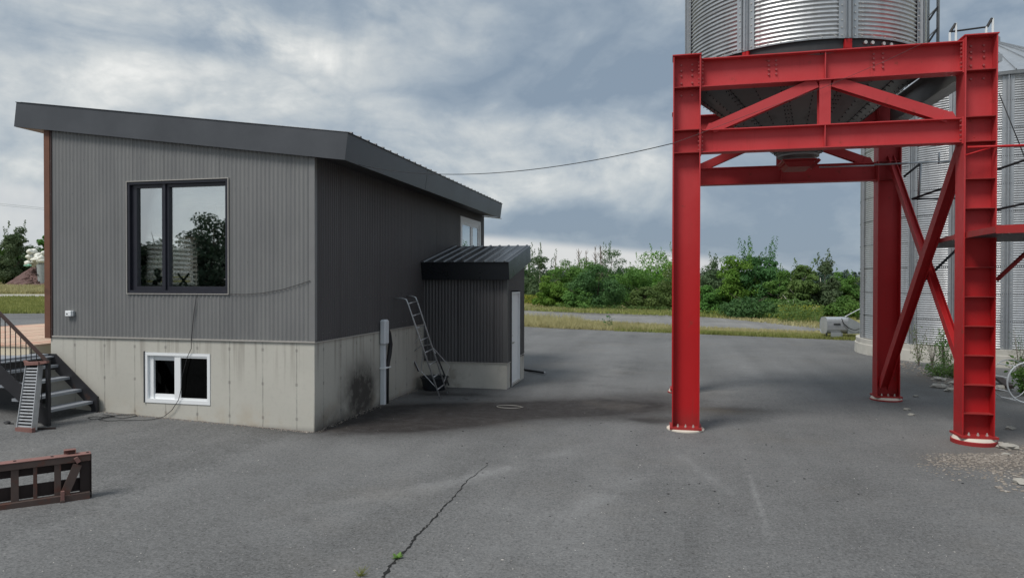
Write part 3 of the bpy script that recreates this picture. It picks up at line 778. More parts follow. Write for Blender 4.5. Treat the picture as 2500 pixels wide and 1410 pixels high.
mb = MB(); mb.box(XC+.03, XA-.02, YA+.02, YA+.1, .57, 2.5); mb.box(XC+.03, XA, YAB-.1, YAB, .57, 2.9); mb.box(XA-.12, XA-.02, YA+.1, dy0-.03, .57, 2.5); mb.box(XA-.12, XA-.02, dy1+.03, YAB-.1, .57, 2.8); mb.box(XA-.12, XA-.02, dy0-.03, dy1+.03, dzt+.03, 2.6)
obj('wall', mb, 'soffdark', ANX)
mb = MB(); mb.box(XA-.08, XA+.018, YA-.020, YA-.016, .585, 2.45); mb.box(XA+.016, XA+.020, YA-.016, YA+.05, .585, 2.48)
obj('corner_trim', mb, simple('charcoal_trim', (.10, .10, .102), .45, .2), ANX)
mb = MB(); mb.box(XC+.03, XA+.02, YA-.024, YA, .572, .585); mb.box(XA, XA+.022, YA, dy0-.06, .572, .584); mb.box(XA, XA+.022, dy1+.06, YAB, .61, .622)
obj('drip_flashing', mb, 'flash', ANX)
mb = MB(); mb.hull8([ap(RX0, .02, .39), ap(RX1-.02, .02, .39), ap(RX1-.02, rl, .39), ap(RX0, rl, .39), ap(RX0, .02, .02), ap(RX1-.02, .02, .02), ap(RX1-.02, rl, .02), ap(RX0, rl, .02)])
obj('roof', mb, 'soffdark', ANX)
for (pts) in ([ap(RX0, 0, .40), ap(RX1, 0, .40), ap(RX1, .018, .40), ap(RX0, .018, .40), ap(RX0, 0, 0), ap(RX1, 0, 0), ap(RX1, .018, 0), ap(RX0, .018, 0)],
              [ap(RX1-.018, .02, .40), ap(RX1, .02, .40), ap(RX1, rl, .40), ap(RX1-.018, rl, .40), ap(RX1-.018, .02, 0), ap(RX1, .02, 0), ap(RX1, rl, 0), ap(RX1-.018, rl, 0)]):
    mb = MB(); mb.hull8(pts); obj('fascia', mb, 'roof', ANX)
mb = MB(); mb.hull8([ap(RX0, -.02, .0), ap(RX1+.01, -.02, .0), ap(RX1+.01, rl+.02, 0), ap(RX0, rl+.02, 0), ap(RX0, -.02, -.008), ap(RX1+.01, -.02, -.008), ap(RX1+.01, rl+.02, -.008), ap(RX0, rl+.02, -.008)])
obj('roof_sheet', mb, 'roof', ANX)
rib0 = None; x = RX0+.06
while x < RX1+.01:
    if rib0 is None:
        mb = MB(); mb.hull8([ap(x-.025, -.022, -.008), ap(x+.025, -.022, -.008), ap(x+.025, rl+.02, -.008), ap(x-.025, rl+.02, -.008), ap(x-.012, -.022, -.034), ap(x+.012, -.022, -.034), ap(x+.012, rl+.02, -.034), ap(x-.012, rl+.02, -.034)])
        rib0 = obj('roof_rib', mb, simple('grey_rib_metal', (.10, .105, .11), .35, .4), ANX); x00 = x
    else: share('roof_rib', rib0, ANX, (x-x00, 0, 0))
    x += .236
# door
mb = MB(); mb.box(XA-.06, XA-.015, dy0+.03, dy1-.03, .06, dzt-.03)
dr = obj('door', mb, 'white', ANX)
mb = MB(); mb.box(XA-.10, XA+.03, dy0-.005, dy0+.028, .0, dzt); mb.box(XA-.10, XA+.03, dy1-.028, dy1+.005, .05, dzt); mb.box(XA-.10, XA+.03, dy0+.028, dy1-.028, dzt-.028, dzt)
obj('door_frame', mb, 'white', dr)
mb = MB(); mb.box(XA-.10, XA+.04, dy0+.028, dy1-.028, .015, .058); obj('sill', mb, 'flash', dr)
mb = MB(); mb.box(XA-.02, XA+.026, dy0-.045, dy0-.008, .0, dzt+.01); mb.box(XA-.02, XA+.026, dy1+.008, dy1+.045, .05, dzt+.01); obj('door_reveal', mb, 'soffdark', dr)
mb = MB(); mb.tube([(XA-.015, dy0+.12, 1.0), (XA+.03, dy0+.12, 1.0)], .028, 10); mb.tube([(XA+.03, dy0+.12, 1.0), (XA+.035, dy0+.24, 1.0)], .012, 8); mb.tube([(XA-.015, dy0+.12, 1.16), (XA+.012, dy0+.12, 1.16)], .025, 10)
obj('handle', mb, 'chrome', dr, smooth=True)
# small things on the walls
t = thing('wall_socket_box', (-10.22, YC-.02, 1.80), 'small white electrical box low on the left end of the front siding', 'electrical box')
c_ = oy(171, 765, YC-.04); mb = MB(); mb.box(c_.x-.075, c_.x+.05, YC-.075, YC-.012, c_.z-.045, c_.z+.05); obj('box', mb, 'vinyl', t, bevel=.006)
mb = MB(); mb.box(c_.x+.0505, c_.x+.085, YC-.06, YC-.012, c_.z-.04, c_.z+.04); obj('lid', mb, 'tin', t)
mb = MB(); mb.box(c_.x-.045, c_.x-.015, YC-.078, YC-.0755, c_.z-.015, c_.z+.005); obj('slot', mb, 'rubber', t)
pb = oz(931, 990); yp = 12.62
t = thing('conduit', (XC+.06, yp, 0), 'pale grey vertical conduit with meter box on the long side wall', 'conduit')
mb = MB(); mb.box(XC+.004, XC+.10, yp-.05, yp+.04, -.02, 1.20); obj('pipe', mb, 'pvc', t, bevel=.01)
mb = MB(); mb.box(XC+.012, XC+.14, yp-.10, yp+.10, 1.17, 1.66); obj('meter_box', mb, 'pvc', t, bevel=.03)
mb = MB(); mb.box(XC+.004, XC+.115, yp-.075, yp+.24, .70, .725); obj('strap', mb, 'vinyl', t)
t = thing('black_hose', (XC+.06, yp+.15, 0), 'thick black cable running down beside the pale conduit', 'cable')
mb = MB(); mb.tube([(XC+.07, yp+.10, 1.5), (XC+.08, yp+.22, 1.38), (XC+.09, yp+.27, 1.15), (XC+.08, yp+.24, .95), (XC+.06, yp+.16, .7), (XC+.06, yp+.14, .0)], .045, 10)
obj('cable', mb, 'rubber', t, smooth=True)

# ------------------------------------------------------------ steel frame
XL_, XR_, YF, YK = .240, 4.435, 11.635, 15.505
CDp, CW = .43, .33
TOP = 6.035
FR = thing('steel_support_frame', (XL_, YF, 0), 'tall red painted steel frame of four columns carrying the hopper bin', 'steel frame')
stif0 = None
def stiffener(col_o, x, y, z):
    global stif0
    if stif0 is None:
        mb = MB(); hx, hy = CDp/2-.017, CW/2-.004
        mb.box(-hx+XL_, hx+XL_, YF-hy, YF-.007, -.006, .006); mb.box(-hx+XL_, hx+XL_, YF+.007, YF+hy, -.006, .006)
        stif0 = obj('stiffener', mb, 'red', col_o); stif0.location = (x-XL_, y-YF, z)
    else:
        share('stiffener', stif0, col_o, (x-XL_, y-YF, z))
def hexbolt(mb, p, d, r=.016, l=.018):
    d = V(d); mb.tube([V(p), V(p)+d*l], r, 6)
bolts = MB(); zb = MB()
def column(x, y, z0, stl, anchor=True):
    mb = MB(); hx = CDp/2
    mb.box(x-hx, x-hx+.017, y-CW/2, y+CW/2, z0, TOP); mb.box(x+hx-.017, x+hx, y-CW/2, y+CW/2, z0, TOP)
    mb.box(x-hx+.017, x+hx-.017, y-.006, y+.006, z0, TOP)
    c = obj('column', mb, 'red', FR)
    mb = MB(); mb.box(x-hx-.012, x+hx+.012, y-CW/2-.012, y+CW/2+.012, TOP+.001, TOP+.018); obj('cap_plate', mb, 'red', c)
    mb = MB(); mb.box(x-hx-.035, x+hx+.035, y-CW/2-.05, y+CW/2+.05, z0-.032, z0); obj('base_plate', mb, 'red', c)
    for z in stl: stiffener(c, x, y, z)
    for dx_ in (-.12, 0, .12):
        zb.tube([(x+dx_, y-CW/2+.02, z0+.001), (x+dx_, y-CW/2+.02, z0+.045)], .010, 6); zb.tube([(x+dx_, y-CW/2+.02, z0+.001), (x+dx_, y-CW/2+.02, z0+.02)], .020, 6)
    return c
MAIN = [5.53, 4.845, 4.48]
c1 = column(XL_, YF, .060, MAIN)
rs_ = MAIN+[3.86, 3.44, 3.01, 2.585, 2.16, 1.745, 1.33, .915, .50]
c2 = column(XR_, YF, .135, [z if z > 1 else z for z in (5.53, 4.845, 4.48, 3.93, 3.495, 3.06, 2.625, 2.19, 1.755, 1.32, .885, .46)])
c3 = column(XL_, YK, .100, MAIN)
c4 = column(XR_-.13, YK, .100, MAIN)
for (x, y, z0, red) in ((XL_, YF, .028, False), (XR_, YF, .103, True), (XL_, YK, .068, True), (XR_-.13, YK, .068, True)):
    q = .04 if red else 0; mb = MB(); mb.lathe((x, y, 0), [(.001, z0-.002-q), (.292, z0-.002-q), (.30, z0-.01-q), (.30, -.1)], 40)
    f = obj('footing', mb, 'red' if red else 'grout', FR)
    if red:
        mb = MB(); mb.lathe((x, y, 0), [(.001, z0), (.262, z0), (.284, z0-.0415)], 40); obj('grout_pad', mb, 'grout', f)
# trusses
x0, x1 = XL_+CDp/2+.001, XR_-CDp/2-.001
def truss(y, x1=x1, xr=XR_):
    mb = MB(); mb.isec((x0, y, 5.755), (x1, y, 5.755), (0, 0, 1), .455, .25); b_ = obj('beam', mb, 'red', FR)
    mb = MB(); mb.isec((x0, y, 4.665), (x1, y, 4.665), (0, 0, 1), .365, .22); b2_ = obj('beam', mb, 'red', FR)
    xm_ = (x0+x1)/2-.02
    for b, za, zb_ in ((b_, 5.55, 5.965), (b2_, 4.50, 4.83)):
        mb = MB(); mb.box(xm_-.006, xm_+.006, y-.108, y-.0075, za, zb_); obj('stiffener', mb, 'red', b)
        mb = MB(); mb.box(x0-.0005, x0+.017, y-.13, y+.13, za-.04, zb_+.03); mb.box(x1-.017, x1+.0005, y-.13, y+.13, za-.04, zb_+.03); obj('end_plate', mb, 'red', b)
    za, zb_ = 4.849, 5.526
    mb = MB(); mb.isec((xm_, y, za), (xm_, y, zb_), (0, 1, 0), .17, .165); obj('strut', mb, 'red', FR)
    for s_, xe in ((-1, x0+.06), (1, x1-.06)):
        mb = MB(); a = V((xe, y, za+.02)); b = V((xm_+s_*.12, y, zb_-.02))
        if s_ < 0: a.x += .12
        else: a.x -= .12
        mb.isec(a, b, (0, 1, 0), .15, .165)
        obj('diagonal', mb, 'red', FR)
        mb = MB(); mb.poly([(a.x-.10, 0), (a.x+.10, 0), (a.x+.05, .10), (a.x-.05, .10)], -.006, .006)
        mb.v = [(v0, y-.082+v2, za+.001+v1) for v0, v1, v2 in mb.v]; obj('gusset', mb, 'red', FR)
truss(YF)
truss(YK, x1-.13, XR_-.13)
for (x, xk, h) in ((XL_, XL_, 1), (XR_, XR_-.13, 1)):
    ya, yb = YF+CW/2+.001, YK-CW/2-.001
    mb = MB(); mb.isec((x, ya, 5.755), (xk, yb, 5.755), (0, 0, 1), .455, .25); obj('beam', mb, 'hopper', FR, label='side beam coloured dark for the shade under the bin')  # dark steel colour stands in for shade on the side beams
# side X bracing
ya, yb = YF+CW/2+.01, YK-CW/2-.01
for x, xk in ((XR_, XR_-.13),):
    mb = MB(); mb.isec((x-.10, YF+.05, 4.62), (xk-.10, YK-.15, .28), (1, 0, 0), .15, .17, .012, .01); obj('cross_brace', mb, 'red', FR)
    mb = MB(); mb.isec((x+.05, YF+.12, .62), (xk+.05, YK-.0, 4.95), (1, 0, 0), .12, .13, .012, .01); obj('cross_brace', mb, 'red', FR)
# bolts
y = YF-.0065
def grid(mb, xs, zs, yy, d=(0, -1, 0)):
    for xx in xs:
        for zz_ in zs: hexbolt(mb, (xx, yy, zz_), d, .017, .02)
grid(bolts, (XL_-.085, XL_+.085), (5.92, 5.83, 5.75, 5.63, 5.57, 5.43), y)
grid(bolts, (XR_-.085, XR_+.085), (5.92, 5.83, 5.75, 5.63, 5.57, 5.43), y)
for xx in (1.50, 1.61, 3.02, 3.15): grid(bolts, (xx,), (5.90, 5.83, 5.76, 5.69), y)
for xx, dd in ((x0+.018, 1), (x1-.018, -1)):
    for zz_ in (5.93, 5.87, 5.81, 5.75, 5.66, 5.60, 4.80, 4.73, 4.66, 4.59, 4.52): hexbolt(bolts, (xx, YF-.095, zz_), (dd, 0, 0), .016, .022)
    for zz_ in (5.93, 5.87, 5.81, 5.75, 5.66, 5.60, 4.80, 4.73, 4.66, 4.59, 4.52): hexbolt(bolts, (xx-dd*.037, YF-.095, zz_), (-dd, 0, 0), .016, .02)
obj('bolts', bolts, 'bolt', FR, kind='stuff'); obj('anchor_bolts', zb, 'zincbolt', FR, kind='stuff')

# ------------------------------------------------------------ hopper bin
BC = (2.255, 13.50); BR = 2.0
BIN = thing('hopper_bin', (BC[0], BC[1], 4.45), 'corrugated galvanised hopper bin with steel cone standing on the red frame', 'grain bin')
CP = .0676
def ring(c, R, z0, z1, seg, amp=.012, st=6):
    mb = MB(); n = int(round((z1-z0)/CP*st)); prof = [(R+amp*cos(2*pi*(z0+(z1-z0)*i/n)/CP), z0+(z1-z0)*i/n) for i in range(n+1)]
    return mb.lathe((c[0], c[1], 0), prof, seg)
z = 6.16; i = 0
while z < 10.2:
    obj('wall_ring', ring(BC, BR+(.002 if i % 2 else 0), z, z+CP*12, 150), 'galv', BIN, smooth=True); z += CP*12; i += 1
ztopbin = z
mb = MB(); mb.lathe((BC[0], BC[1], 0), [(BR+.06, ztopbin-.02), (BR+.06, ztopbin+.03), (.4, ztopbin+1.0), (.4, ztopbin+1.15), (.001, ztopbin+1.2)], 60); obj('roof', mb, 'galv2', BIN)
mb = MB(); mb.lathe((BC[0], BC[1], 0), [(BR+.012, 6.145), (BR+.014, 6.165)], 150); mb.lathe((BC[0], BC[1], 0), [(BR-.04, 6.155), (BR+.012, 6.150)], 90); obj('rim', mb, 'galv2', BIN)
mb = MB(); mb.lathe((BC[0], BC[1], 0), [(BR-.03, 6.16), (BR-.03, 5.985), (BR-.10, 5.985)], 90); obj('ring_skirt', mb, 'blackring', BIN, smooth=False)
def panelcone(c, prof, seg):
    return MB().lathe((c[0], c[1], 0), prof, seg)
mb = panelcone(BC, [(BR-.06, 5.995), (.30, 4.68)], 20); obj('cone', mb, 'hopper', BIN)
mb = MB(); cb = MB()
for i in range(20):
    a = 2*pi*i/20; d = V((cos(a), sin(a), 0)); tg = V((-sin(a), cos(a), 0))
    p0 = V((BC[0], BC[1], 5.99))+d*(BR-.06); p1 = V((BC[0], BC[1], 4.685))+d*.305
    if i % 2 == 0: mb.bar(p0-V((0, 0, .004)), p1-V((0, 0, .004)), tg, .028, .003)
    nn = (p1-p0).normalized().cross(tg); nn = nn if nn.z < 0 else -nn
    for j in range(26):
        q = p0.lerp(p1, (j+.5)/26)
        for s_ in ((-.05, .0, .05) if i % 2 == 0 else (0,)): cb.tube([q+tg*s_+nn*.002, q+tg*s_+nn*.016], .010, 5)
obj('cone_seams', mb, 'hopper', BIN); obj('cone_bolts', cb, 'rubber', BIN, kind='stuff')
mb = MB(); mb.lathe((BC[0], BC[1], 0), [(.345, 4.72), (.36, 4.71), (.36, 4.68), (.30, 4.67), (.26, 4.64), (.25, 4.60)], 20); obj('outlet_collar', mb, simple('pale_weathered_steel', (.26, .26, .25), .6, .3), BIN)
mb = MB(); cxo, cyo = 2.235, BC[1]-.0
mb.hull8([(cxo-.19, cyo-.32, 4.46), (cxo+.19, cyo-.32, 4.46), (cxo+.19, cyo+.3, 4.46), (cxo-.19, cyo+.3, 4.46), (cxo-.27, cyo-.3, 4.575), (cxo+.27, cyo-.3, 4.575), (cxo+.27, cyo+.3, 4.575), (cxo-.27, cyo+.3, 4.575)])
mb.box(cxo-.29, cxo+.29, cyo-.33, cyo+.33, 4.578, 4.60)
mb.bar((cxo-.34, cyo-.2, 4.44), (cxo-.20, cyo-.2, 4.57), (0, 1, 0), .015, .015); mb.bar((cxo+.20, cyo-.2, 4.44), (cxo+.35, cyo-.2, 4.60), (0, 1, 0), .02, .03)
obj('slide_gate', mb, 'red', BIN)
def stiff(c, R, ang, z0, z1, w_=.085, d_=.05, parent=None, m='galv2', name='stiffener'):
    a = ang; d = V((cos(a), sin(a), 0)); tg = V((-sin(a), cos(a), 0)); q = V((c[0], c[1], 0))+d*(R+.012)
    mb = MB()
    for s_ in (-1, 1):   # hat section
        mb.bar(q+tg*s_*w_*.32+V((0, 0, z0)), q+tg*s_*w_*.32+V((0, 0, z1)), d, d_/2, .0025, ou=d_/2)
        mb.bar(q+tg*s_*w_*.62+V((0, 0, z0)), q+tg*s_*w_*.62+V((0, 0, z1)), tg, w_*.30, .002, ov=0)
    mb.bar(q+V((0, 0, z0)), q+V((0, 0, z1)), tg, w_*.32, .0025, ov=0)
    mb.v = mb.v
    mb.bar(q+d*d_+V((0, 0, z0)), q+d*d_+V((0, 0, z1)), tg, .010, .0025)
    bb = MB()
    zq = z0+.05
    while zq < min(z1, z0+3.2):
        for s_ in (-1, 1): bb.tube([q+tg*s_*w_*.62+V((0, 0, zq)), q+tg*s_*w_*.62+d*.014+V((0, 0, zq))], .011, 5)
        zq += .115
    o = obj(name, mb, m, parent); obj('stiffener_bolts', bb, 'zincbolt', o, kind='stuff')
def ang_at(px, c, R, far=False):
    d = ray(px, 300); d = V((d.x, d.y)).normalized(); cc = V(c); b_ = d.dot(cc); q = R*R-(cc.length_squared-b_*b_)
    if q < 0: q = 0
    p = d*(b_-sqrt(q)); return math.atan2(p.y-c[1], p.x-c[0])
A1 = ang_at(1818, BC, BR+.03); A2 = ang_at(2071, BC, BR+.03); st = (A2-A1)
nst = int(round(2*pi/st))
for kk in range(nst):
    stiff(BC, BR, A1+(kk if kk < nst/2 else kk-nst)*st, 6.14, 9.9, .16, .05, BIN)
for aa in (A1, A2):
    mb = MB(); d = V((cos(aa), sin(aa), 0)); tg = V((-sin(aa), cos(aa), 0)); q = V((BC[0], BC[1], 0))+d*(BR-.01)
    mb.bar(q+V((0, 0, 5.99)), q+V((0, 0, 6.13)), tg, .055, .03)
    obj('support_stub', mb, 'red', BIN)
for px in (2110, 2127, 2154, 2172):
    mb = MB(); a = ang_at(px, BC, BR-.03); d = V((cos(a), sin(a), 0)); q = V((BC[0], BC[1], 6.09))+d*(BR-.03); mb.tube([q, q+d*.03], .028, 10)
    obj('lag_bolt', mb, 'zincbolt', BIN)
mb = MB()
for i in range(64):
    a = 2*pi*i/64; d = V((cos(a), sin(a), 0)); q = V((BC[0], BC[1], 6.175))+d*(BR+.012); mb.tube([q, q+d*.014], .011, 5)
for aa in (A1, A2, A1+2*st):
    for off in (.11,):
        for j in range(20): a = aa+off; d = V((cos(a), sin(a), 0)); q = V((BC[0], BC[1], 6.21+j*CP))+d*(BR+.010); mb.tube([q, q+d*.014], .009, 5)
obj('sheet_bolts', mb, 'zincbolt', BIN, kind='stuff')
# ladder up the bin
t = thing('bin_ladder', (4.6, 13.2, 6.05), 'thin steel ladder rail fixed beside the hopper bin wall', 'ladder')
q = oy(2290, 60, 13.9); mb = MB(); mb.tube([(q.x, 13.9, 6.1), (q.x, 13.9, 10)], .028, 8); obj('rail', mb, 'galv2', t, smooth=True)
mb = MB(); mb.tube([(q.x-.0, 14.4, 6.1), (q.x, 14.4, 10)], .028, 8); obj('rail', mb, 'galv2', t, smooth=True)
for zz_ in [oy(2290, 68, 13.9).z-.0, oy(2290, 16, 13.9).z, oy(2290, -36, 13.9).z, oy(2290, -90, 13.9).z]:
    mb = MB(); mb.tube([(q.x, 13.9, zz_), (q.x-.19, 13.75, zz_-.28)], .018, 6); obj('bracket', mb, 'rubber', t)
    mb = MB(); mb.tube([(q.x, 13.9, zz_), (q.x, 14.4, zz_)], .014, 6); obj('rung', mb, 'galv2', t)
# guard rail standing above the right column (far behind it)
t = thing('roof_guard_rail', (7.6, 17.5, 8.2), 'white posted guard rail seen above the right column top', 'railing')
yy = 17.5
def L2(mb, a, b, r): mb.tube([oy(*a, yy), oy(*b, yy)], r, 6)
for px in (2334, 2424, 2319, 2408):
    top = {2334: 57, 2424: 45, 2319: 80, 2408: 66}[px]
    mb = MB(); L2(mb, (px, top), (px, 150), .025); obj('post', mb, 'vinyl', t)
mb = MB(); L2(mb, (2320, 78), (2410, 66), .02); L2(mb, (2320, 78), (2333, 58), .03); L2(mb, (2410, 66), (2422, 45), .03); obj('rail', mb, 'rubber', t)
mb = MB(); a = oy(2310, 150, yy); b = oy(2432, 150, yy); mb.box(a.x, b.x, yy-.3, yy+.3, a.z-.15, a.z); obj('platform', mb, 'galv2', t)
mb = MB(); mb.box(b.x-.2, b.x-.1, yy-.1, yy, 0, a.z-.15); mb.box(a.x+.9, a.x+1., yy+.1, yy+.2, 0, a.z-.15); obj('post', mb, 'galv2', t)

# ------------------------------------------------------------ second silo
SC = (10.05, 25.76); SR = 3.62
SILO = thing('grain_silo', (SC[0], SC[1], 0), 'large corrugated galvanised grain silo on a round concrete pad behind the red frame', 'grain silo')
mb = MB(); mb.lathe((SC[0], SC[1], 0), [(SR-.05, .50), (SR+.13, .50), (SR+.13, .34), (SR+.16, .33), (SR+.19, -.2)], 110); obj('pad', mb, 'concrete2', SILO)
ez = 8.33; z = .515; i = 0; nring = 10; rh = (ez-.515)/nring
for i in range(nring):
    obj('wall_ring', ring(SC, SR+(.002 if i % 2 else 0), z, z+rh, 170, .013, 6), 'galv', SILO, smooth=True); z += rh
mb = MB(); mb.lathe((SC[0], SC[1], 0), [(SR+.02, ez-.09), (SR+.10, ez-.07), (SR+.12, ez+.01), (SR+.02, ez+.04)], 110); obj('eave_ring', mb, 'galv2', SILO)
mb = MB(); n_ = 36
for i in range(n_):
    a = 2*pi*i/n_; b = 2*pi*(i+1)/n_; c3_ = V((SC[0], SC[1], ez+1.9))
    e = lambda t_, r_, z_: V((SC[0]+r_*cos(t_), SC[1]+r_*sin(t_), z_))
    mb.quad(e(a, SR+.12, ez+.02), e(b, SR+.12, ez+.02), e(b, .4, ez+1.85), e(a, .4, ez+1.85))
    mb.bar(e(a, SR+.13, ez+.035), e(a, .4, ez+1.865), (0, 0, 1), .025, .012)
mb.lathe((SC[0], SC[1], 0), [(.42, ez+1.8), (.42, ez+2.05), (.001, ez+2.2)], 24)
obj('roof', mb, 'galv2', SILO)
for px in (2462, 2330, 2228, 2152, 2107):
    stiff(SC, SR, ang_at(px, SC, SR+.04), .50, ez-.05, .155, .06, SILO)
mb = MB()
for zi in range(1, nring):
    zq = .515+rh*zi
    for i in range(230):
        a = pi+i/230*pi*1.0-.6; d = V((cos(a), sin(a), 0)); q = V((SC[0], SC[1], zq))+d*(SR+.008); mb.tube([q, q+d*.01], .012, 4)
obj('seam_bolts', mb, 'rubber', SILO, kind='stuff')
# walkway, rails and braces between frame and silo
WK = thing('access_walkway', (5.2, 13.4, 3.0), 'red edged access landing with thin handrails behind the right column', 'walkway')
zdk = 3.06
pts = [oz(2262, 600, zdk), oz(2330, 585, zdk), oz(2432, 569, zdk), oz(2700, 560, zdk), oz(2700, 585, zdk), oz(2436, 590, zdk), oz(2337, 604, zdk), oz(2262, 604, zdk)]
mb = MB(); mb.poly([xy(p) for p in (pts[7], pts[6], pts[5], pts[4], pts[3], pts[2], pts[1], pts[0])], zdk, zdk+.02); obj('deck', mb, simple('dark_grating', (.05, .05, .055), .6, .3), WK)
mb = MB(); mb.bar(pts[2]+V((0, 0, .05)), pts[3]+V((0, 0, .05)), (0, 0, 1), .055, .008); mb.bar(pts[0]+V((0, 0, .04)), pts[1]+V((0, 0, .04)), (0, 0, 1), .035, .008); mb.bar(pts[1]+V((0, 0, .04)), pts[2]+V((0, 0, .05)), (0, 0, 1), .045, .008); obj('edge_channel', mb, 'red', WK)
def rod(name, a, b, ya, yb, r, m, par): mb = MB(); mb.tube([oy(*a, ya), oy(*b, yb)], r, 7); return obj(name, mb, m, par, smooth=True)
rod('brace', (2433, 683), (2560, 566), 12.4, 12.4, .035, 'red', WK)
rod('upper_rail', (2362, 360), (2560, 353), 11.43, 11.43, .02, 'red', WK)
rod('upper_rail', (2358, 379), (2418, 361), 11.43, 11.43, .014, 'red', WK)
rod('handrail', (2226, 486), (2380, 432), 15.2, 14.4, .022, 'blacksteel', WK); rod('handrail', (2380, 432), (2560, 371), 14.4, 13.2, .022, 'blacksteel', WK)
rod('handrail', (2226, 486), (2345, 484), 15.2, 15.2, .018, 'blacksteel', WK); rod('handrail', (2430, 512), (2560, 484), 14, 13.2, .022, 'blacksteel', WK)
rod('handrail', (2000, 408), (2134, 404), 15.0, 15.0, .014, 'galv2', WK); rod('handrail', (2134, 402), (2320, 394), 15.2, 15.2, .018, 'galv2', WK)
rod('rail_post', (2248, 396), (2243, 484), 15.3, 15.3, .024, 'galv2', WK); rod('rail_post', (2207, 431), (2248, 398), 15.3, 15.3, .022, 'blacksteel', WK)
rod('stair_brace', (2234, 706), (2337, 607), 14.6, 14.6, .025, 'blacksteel', WK); rod('rail_post', (2293, 371), (2292, 400), 15.3, 15.3, .018, 'galv2', WK)
rod('silo_cable', (2440, 230), (2520, 430), 16, 16, .010, 'rubber', WK)

# aeration fan left of the silo
q = tp(2040, 826)
FAN = thing('aeration_fan', (q.x, q.y, 0), 'grey metal aeration fan housing at the left foot of the grain silo', 'fan')
dep = (q-CAM).dot(FW); s_ = dep/F
rdir = V((RT.x, RT.y, 0)).normalized(); fdir = V((-rdir.y, rdir.x, 0)); zb0 = CH-(812-688)*s_; 
def fp(px, z_, d_): # along picture direction at this depth
    return V((q.x, q.y, 0))+rdir*((px-2040)*s_)+fdir*d_+V((0, 0, z_))
zt0 = CH-(772-688)*s_; hh_ = zt0-zb0
mb = MB(); n_ = 18; r_ = hh_/2; cz = zb0+r_
rings = []
for px in (2011, 2060):
    base = len(mb.v)
    for i in range(n_): a = 2*pi*i/n_; ca, sa = cos(a), sin(a); e_ = .6; kx = math.copysign(abs(ca)**e_, ca); kz = math.copysign(abs(sa)**e_, sa); mb.v.append(tuple(fp(px, cz+kz*r_, kx*r_)))
for i in range(n_): j = (i+1) % n_; mb.f.append((i, j, n_+j, n_+i))
mb.f.append(tuple(range(n_)))
obj('housing', mb, galv('fan_housing_metal', (.55, .57, .60), .35, .6), FAN)
mb = MB(); mb.bar(fp(2026, cz+r_*.15, -r_*1.0), fp(2042, cz+r_*.15, -r_*1.0), (0, 0, 1), .03, .02); obj('vent_slot', mb, 'rubber', FAN)
for px in (2011, 2060):
    mb = MB(); rr2 = r_*1.04
    for q2 in (px-1, px+1):
        for i in range(n_): a = 2*pi*i/n_; ca, sa = cos(a), sin(a); mb.v.append(tuple(fp(q2, cz+math.copysign(abs(sa)**.6, sa)*rr2, math.copysign(abs(ca)**.6, ca)*rr2)))
    for i in range(n_): j = (i+1) % n_; mb.f.append((i, j, n_+j, n_+i))
    obj('flange', mb, 'tin', FAN)
mb = MB(); w_ = r_
A = [fp(2061, cz-w_, -w_), fp(2061, cz-w_, w_), fp(2112, cz-w_*.95, w_), fp(2112, cz-w_*.95, -w_), fp(2061, cz+w_, -w_), fp(2061, cz+w_, w_), fp(2112, cz-w_*.25, w_), fp(2112, cz-w_*.25, -w_)]
mb.hull8([A[0], A[3], A[2], A[1], A[4], A[7], A[6], A[5]]); obj('duct', mb, 'tin', FAN)
mb = MB(); mb.tube([fp(2060.5, cz, -.001-r_), fp(2060.5, cz, r_)], .01, 4); a = fp(2010, zb0, -.2); mb = MB(); c0 = fp(2032, 0, -r_*.9)
for px in (2024, 2048):
    mb.bar(fp(px, 0, -r_*.7), fp(px, zb0+.05, -r_*.7), (1, 0, 0), .03, .03); mb.bar(fp(px, 0, r_*.7), fp(px, zb0+.05, r_*.7), (1, 0, 0), .03, .03)
mb.bar(fp(2020, zb0-.03, -r_*.95), fp(2044, zb0-.03, -r_*.95), (0, 0, 1), .10, .02); obj('leg', mb, 'tin', FAN)
mb = MB(); mb.tube([fp(2044, cz+.3, -r_*1.1), fp(2048, cz+.1, -r_*1.15), (fp(2060, cz-.1, -r_*1.2)), fp(2075, cz-.2, -r_*1.2), fp(2092, cz-.1, -r_*1.2), fp(2099, cz+.1, -r_*1.2), fp(2094, cz-.3, -r_*1.2), fp(2089, 0.05, -r_*1.2)], .018, 6); obj('cable', mb, 'rubber', FAN, smooth=True)
mb = MB(); mb.box(*sorted((fp(2094, 0, -.6).x, fp(2101, 0, -.6).x)), q.y-.9, q.y-.75, cz+.1, cz+.35); obj('junction_box', mb, 'vinyl', FAN)
mb = MB(); mb.tube([fp(2062, cz+r_, 0), fp(2100, cz+r_+.35, 0)], .02, 6); obj('strut', mb, 'galv2', FAN)

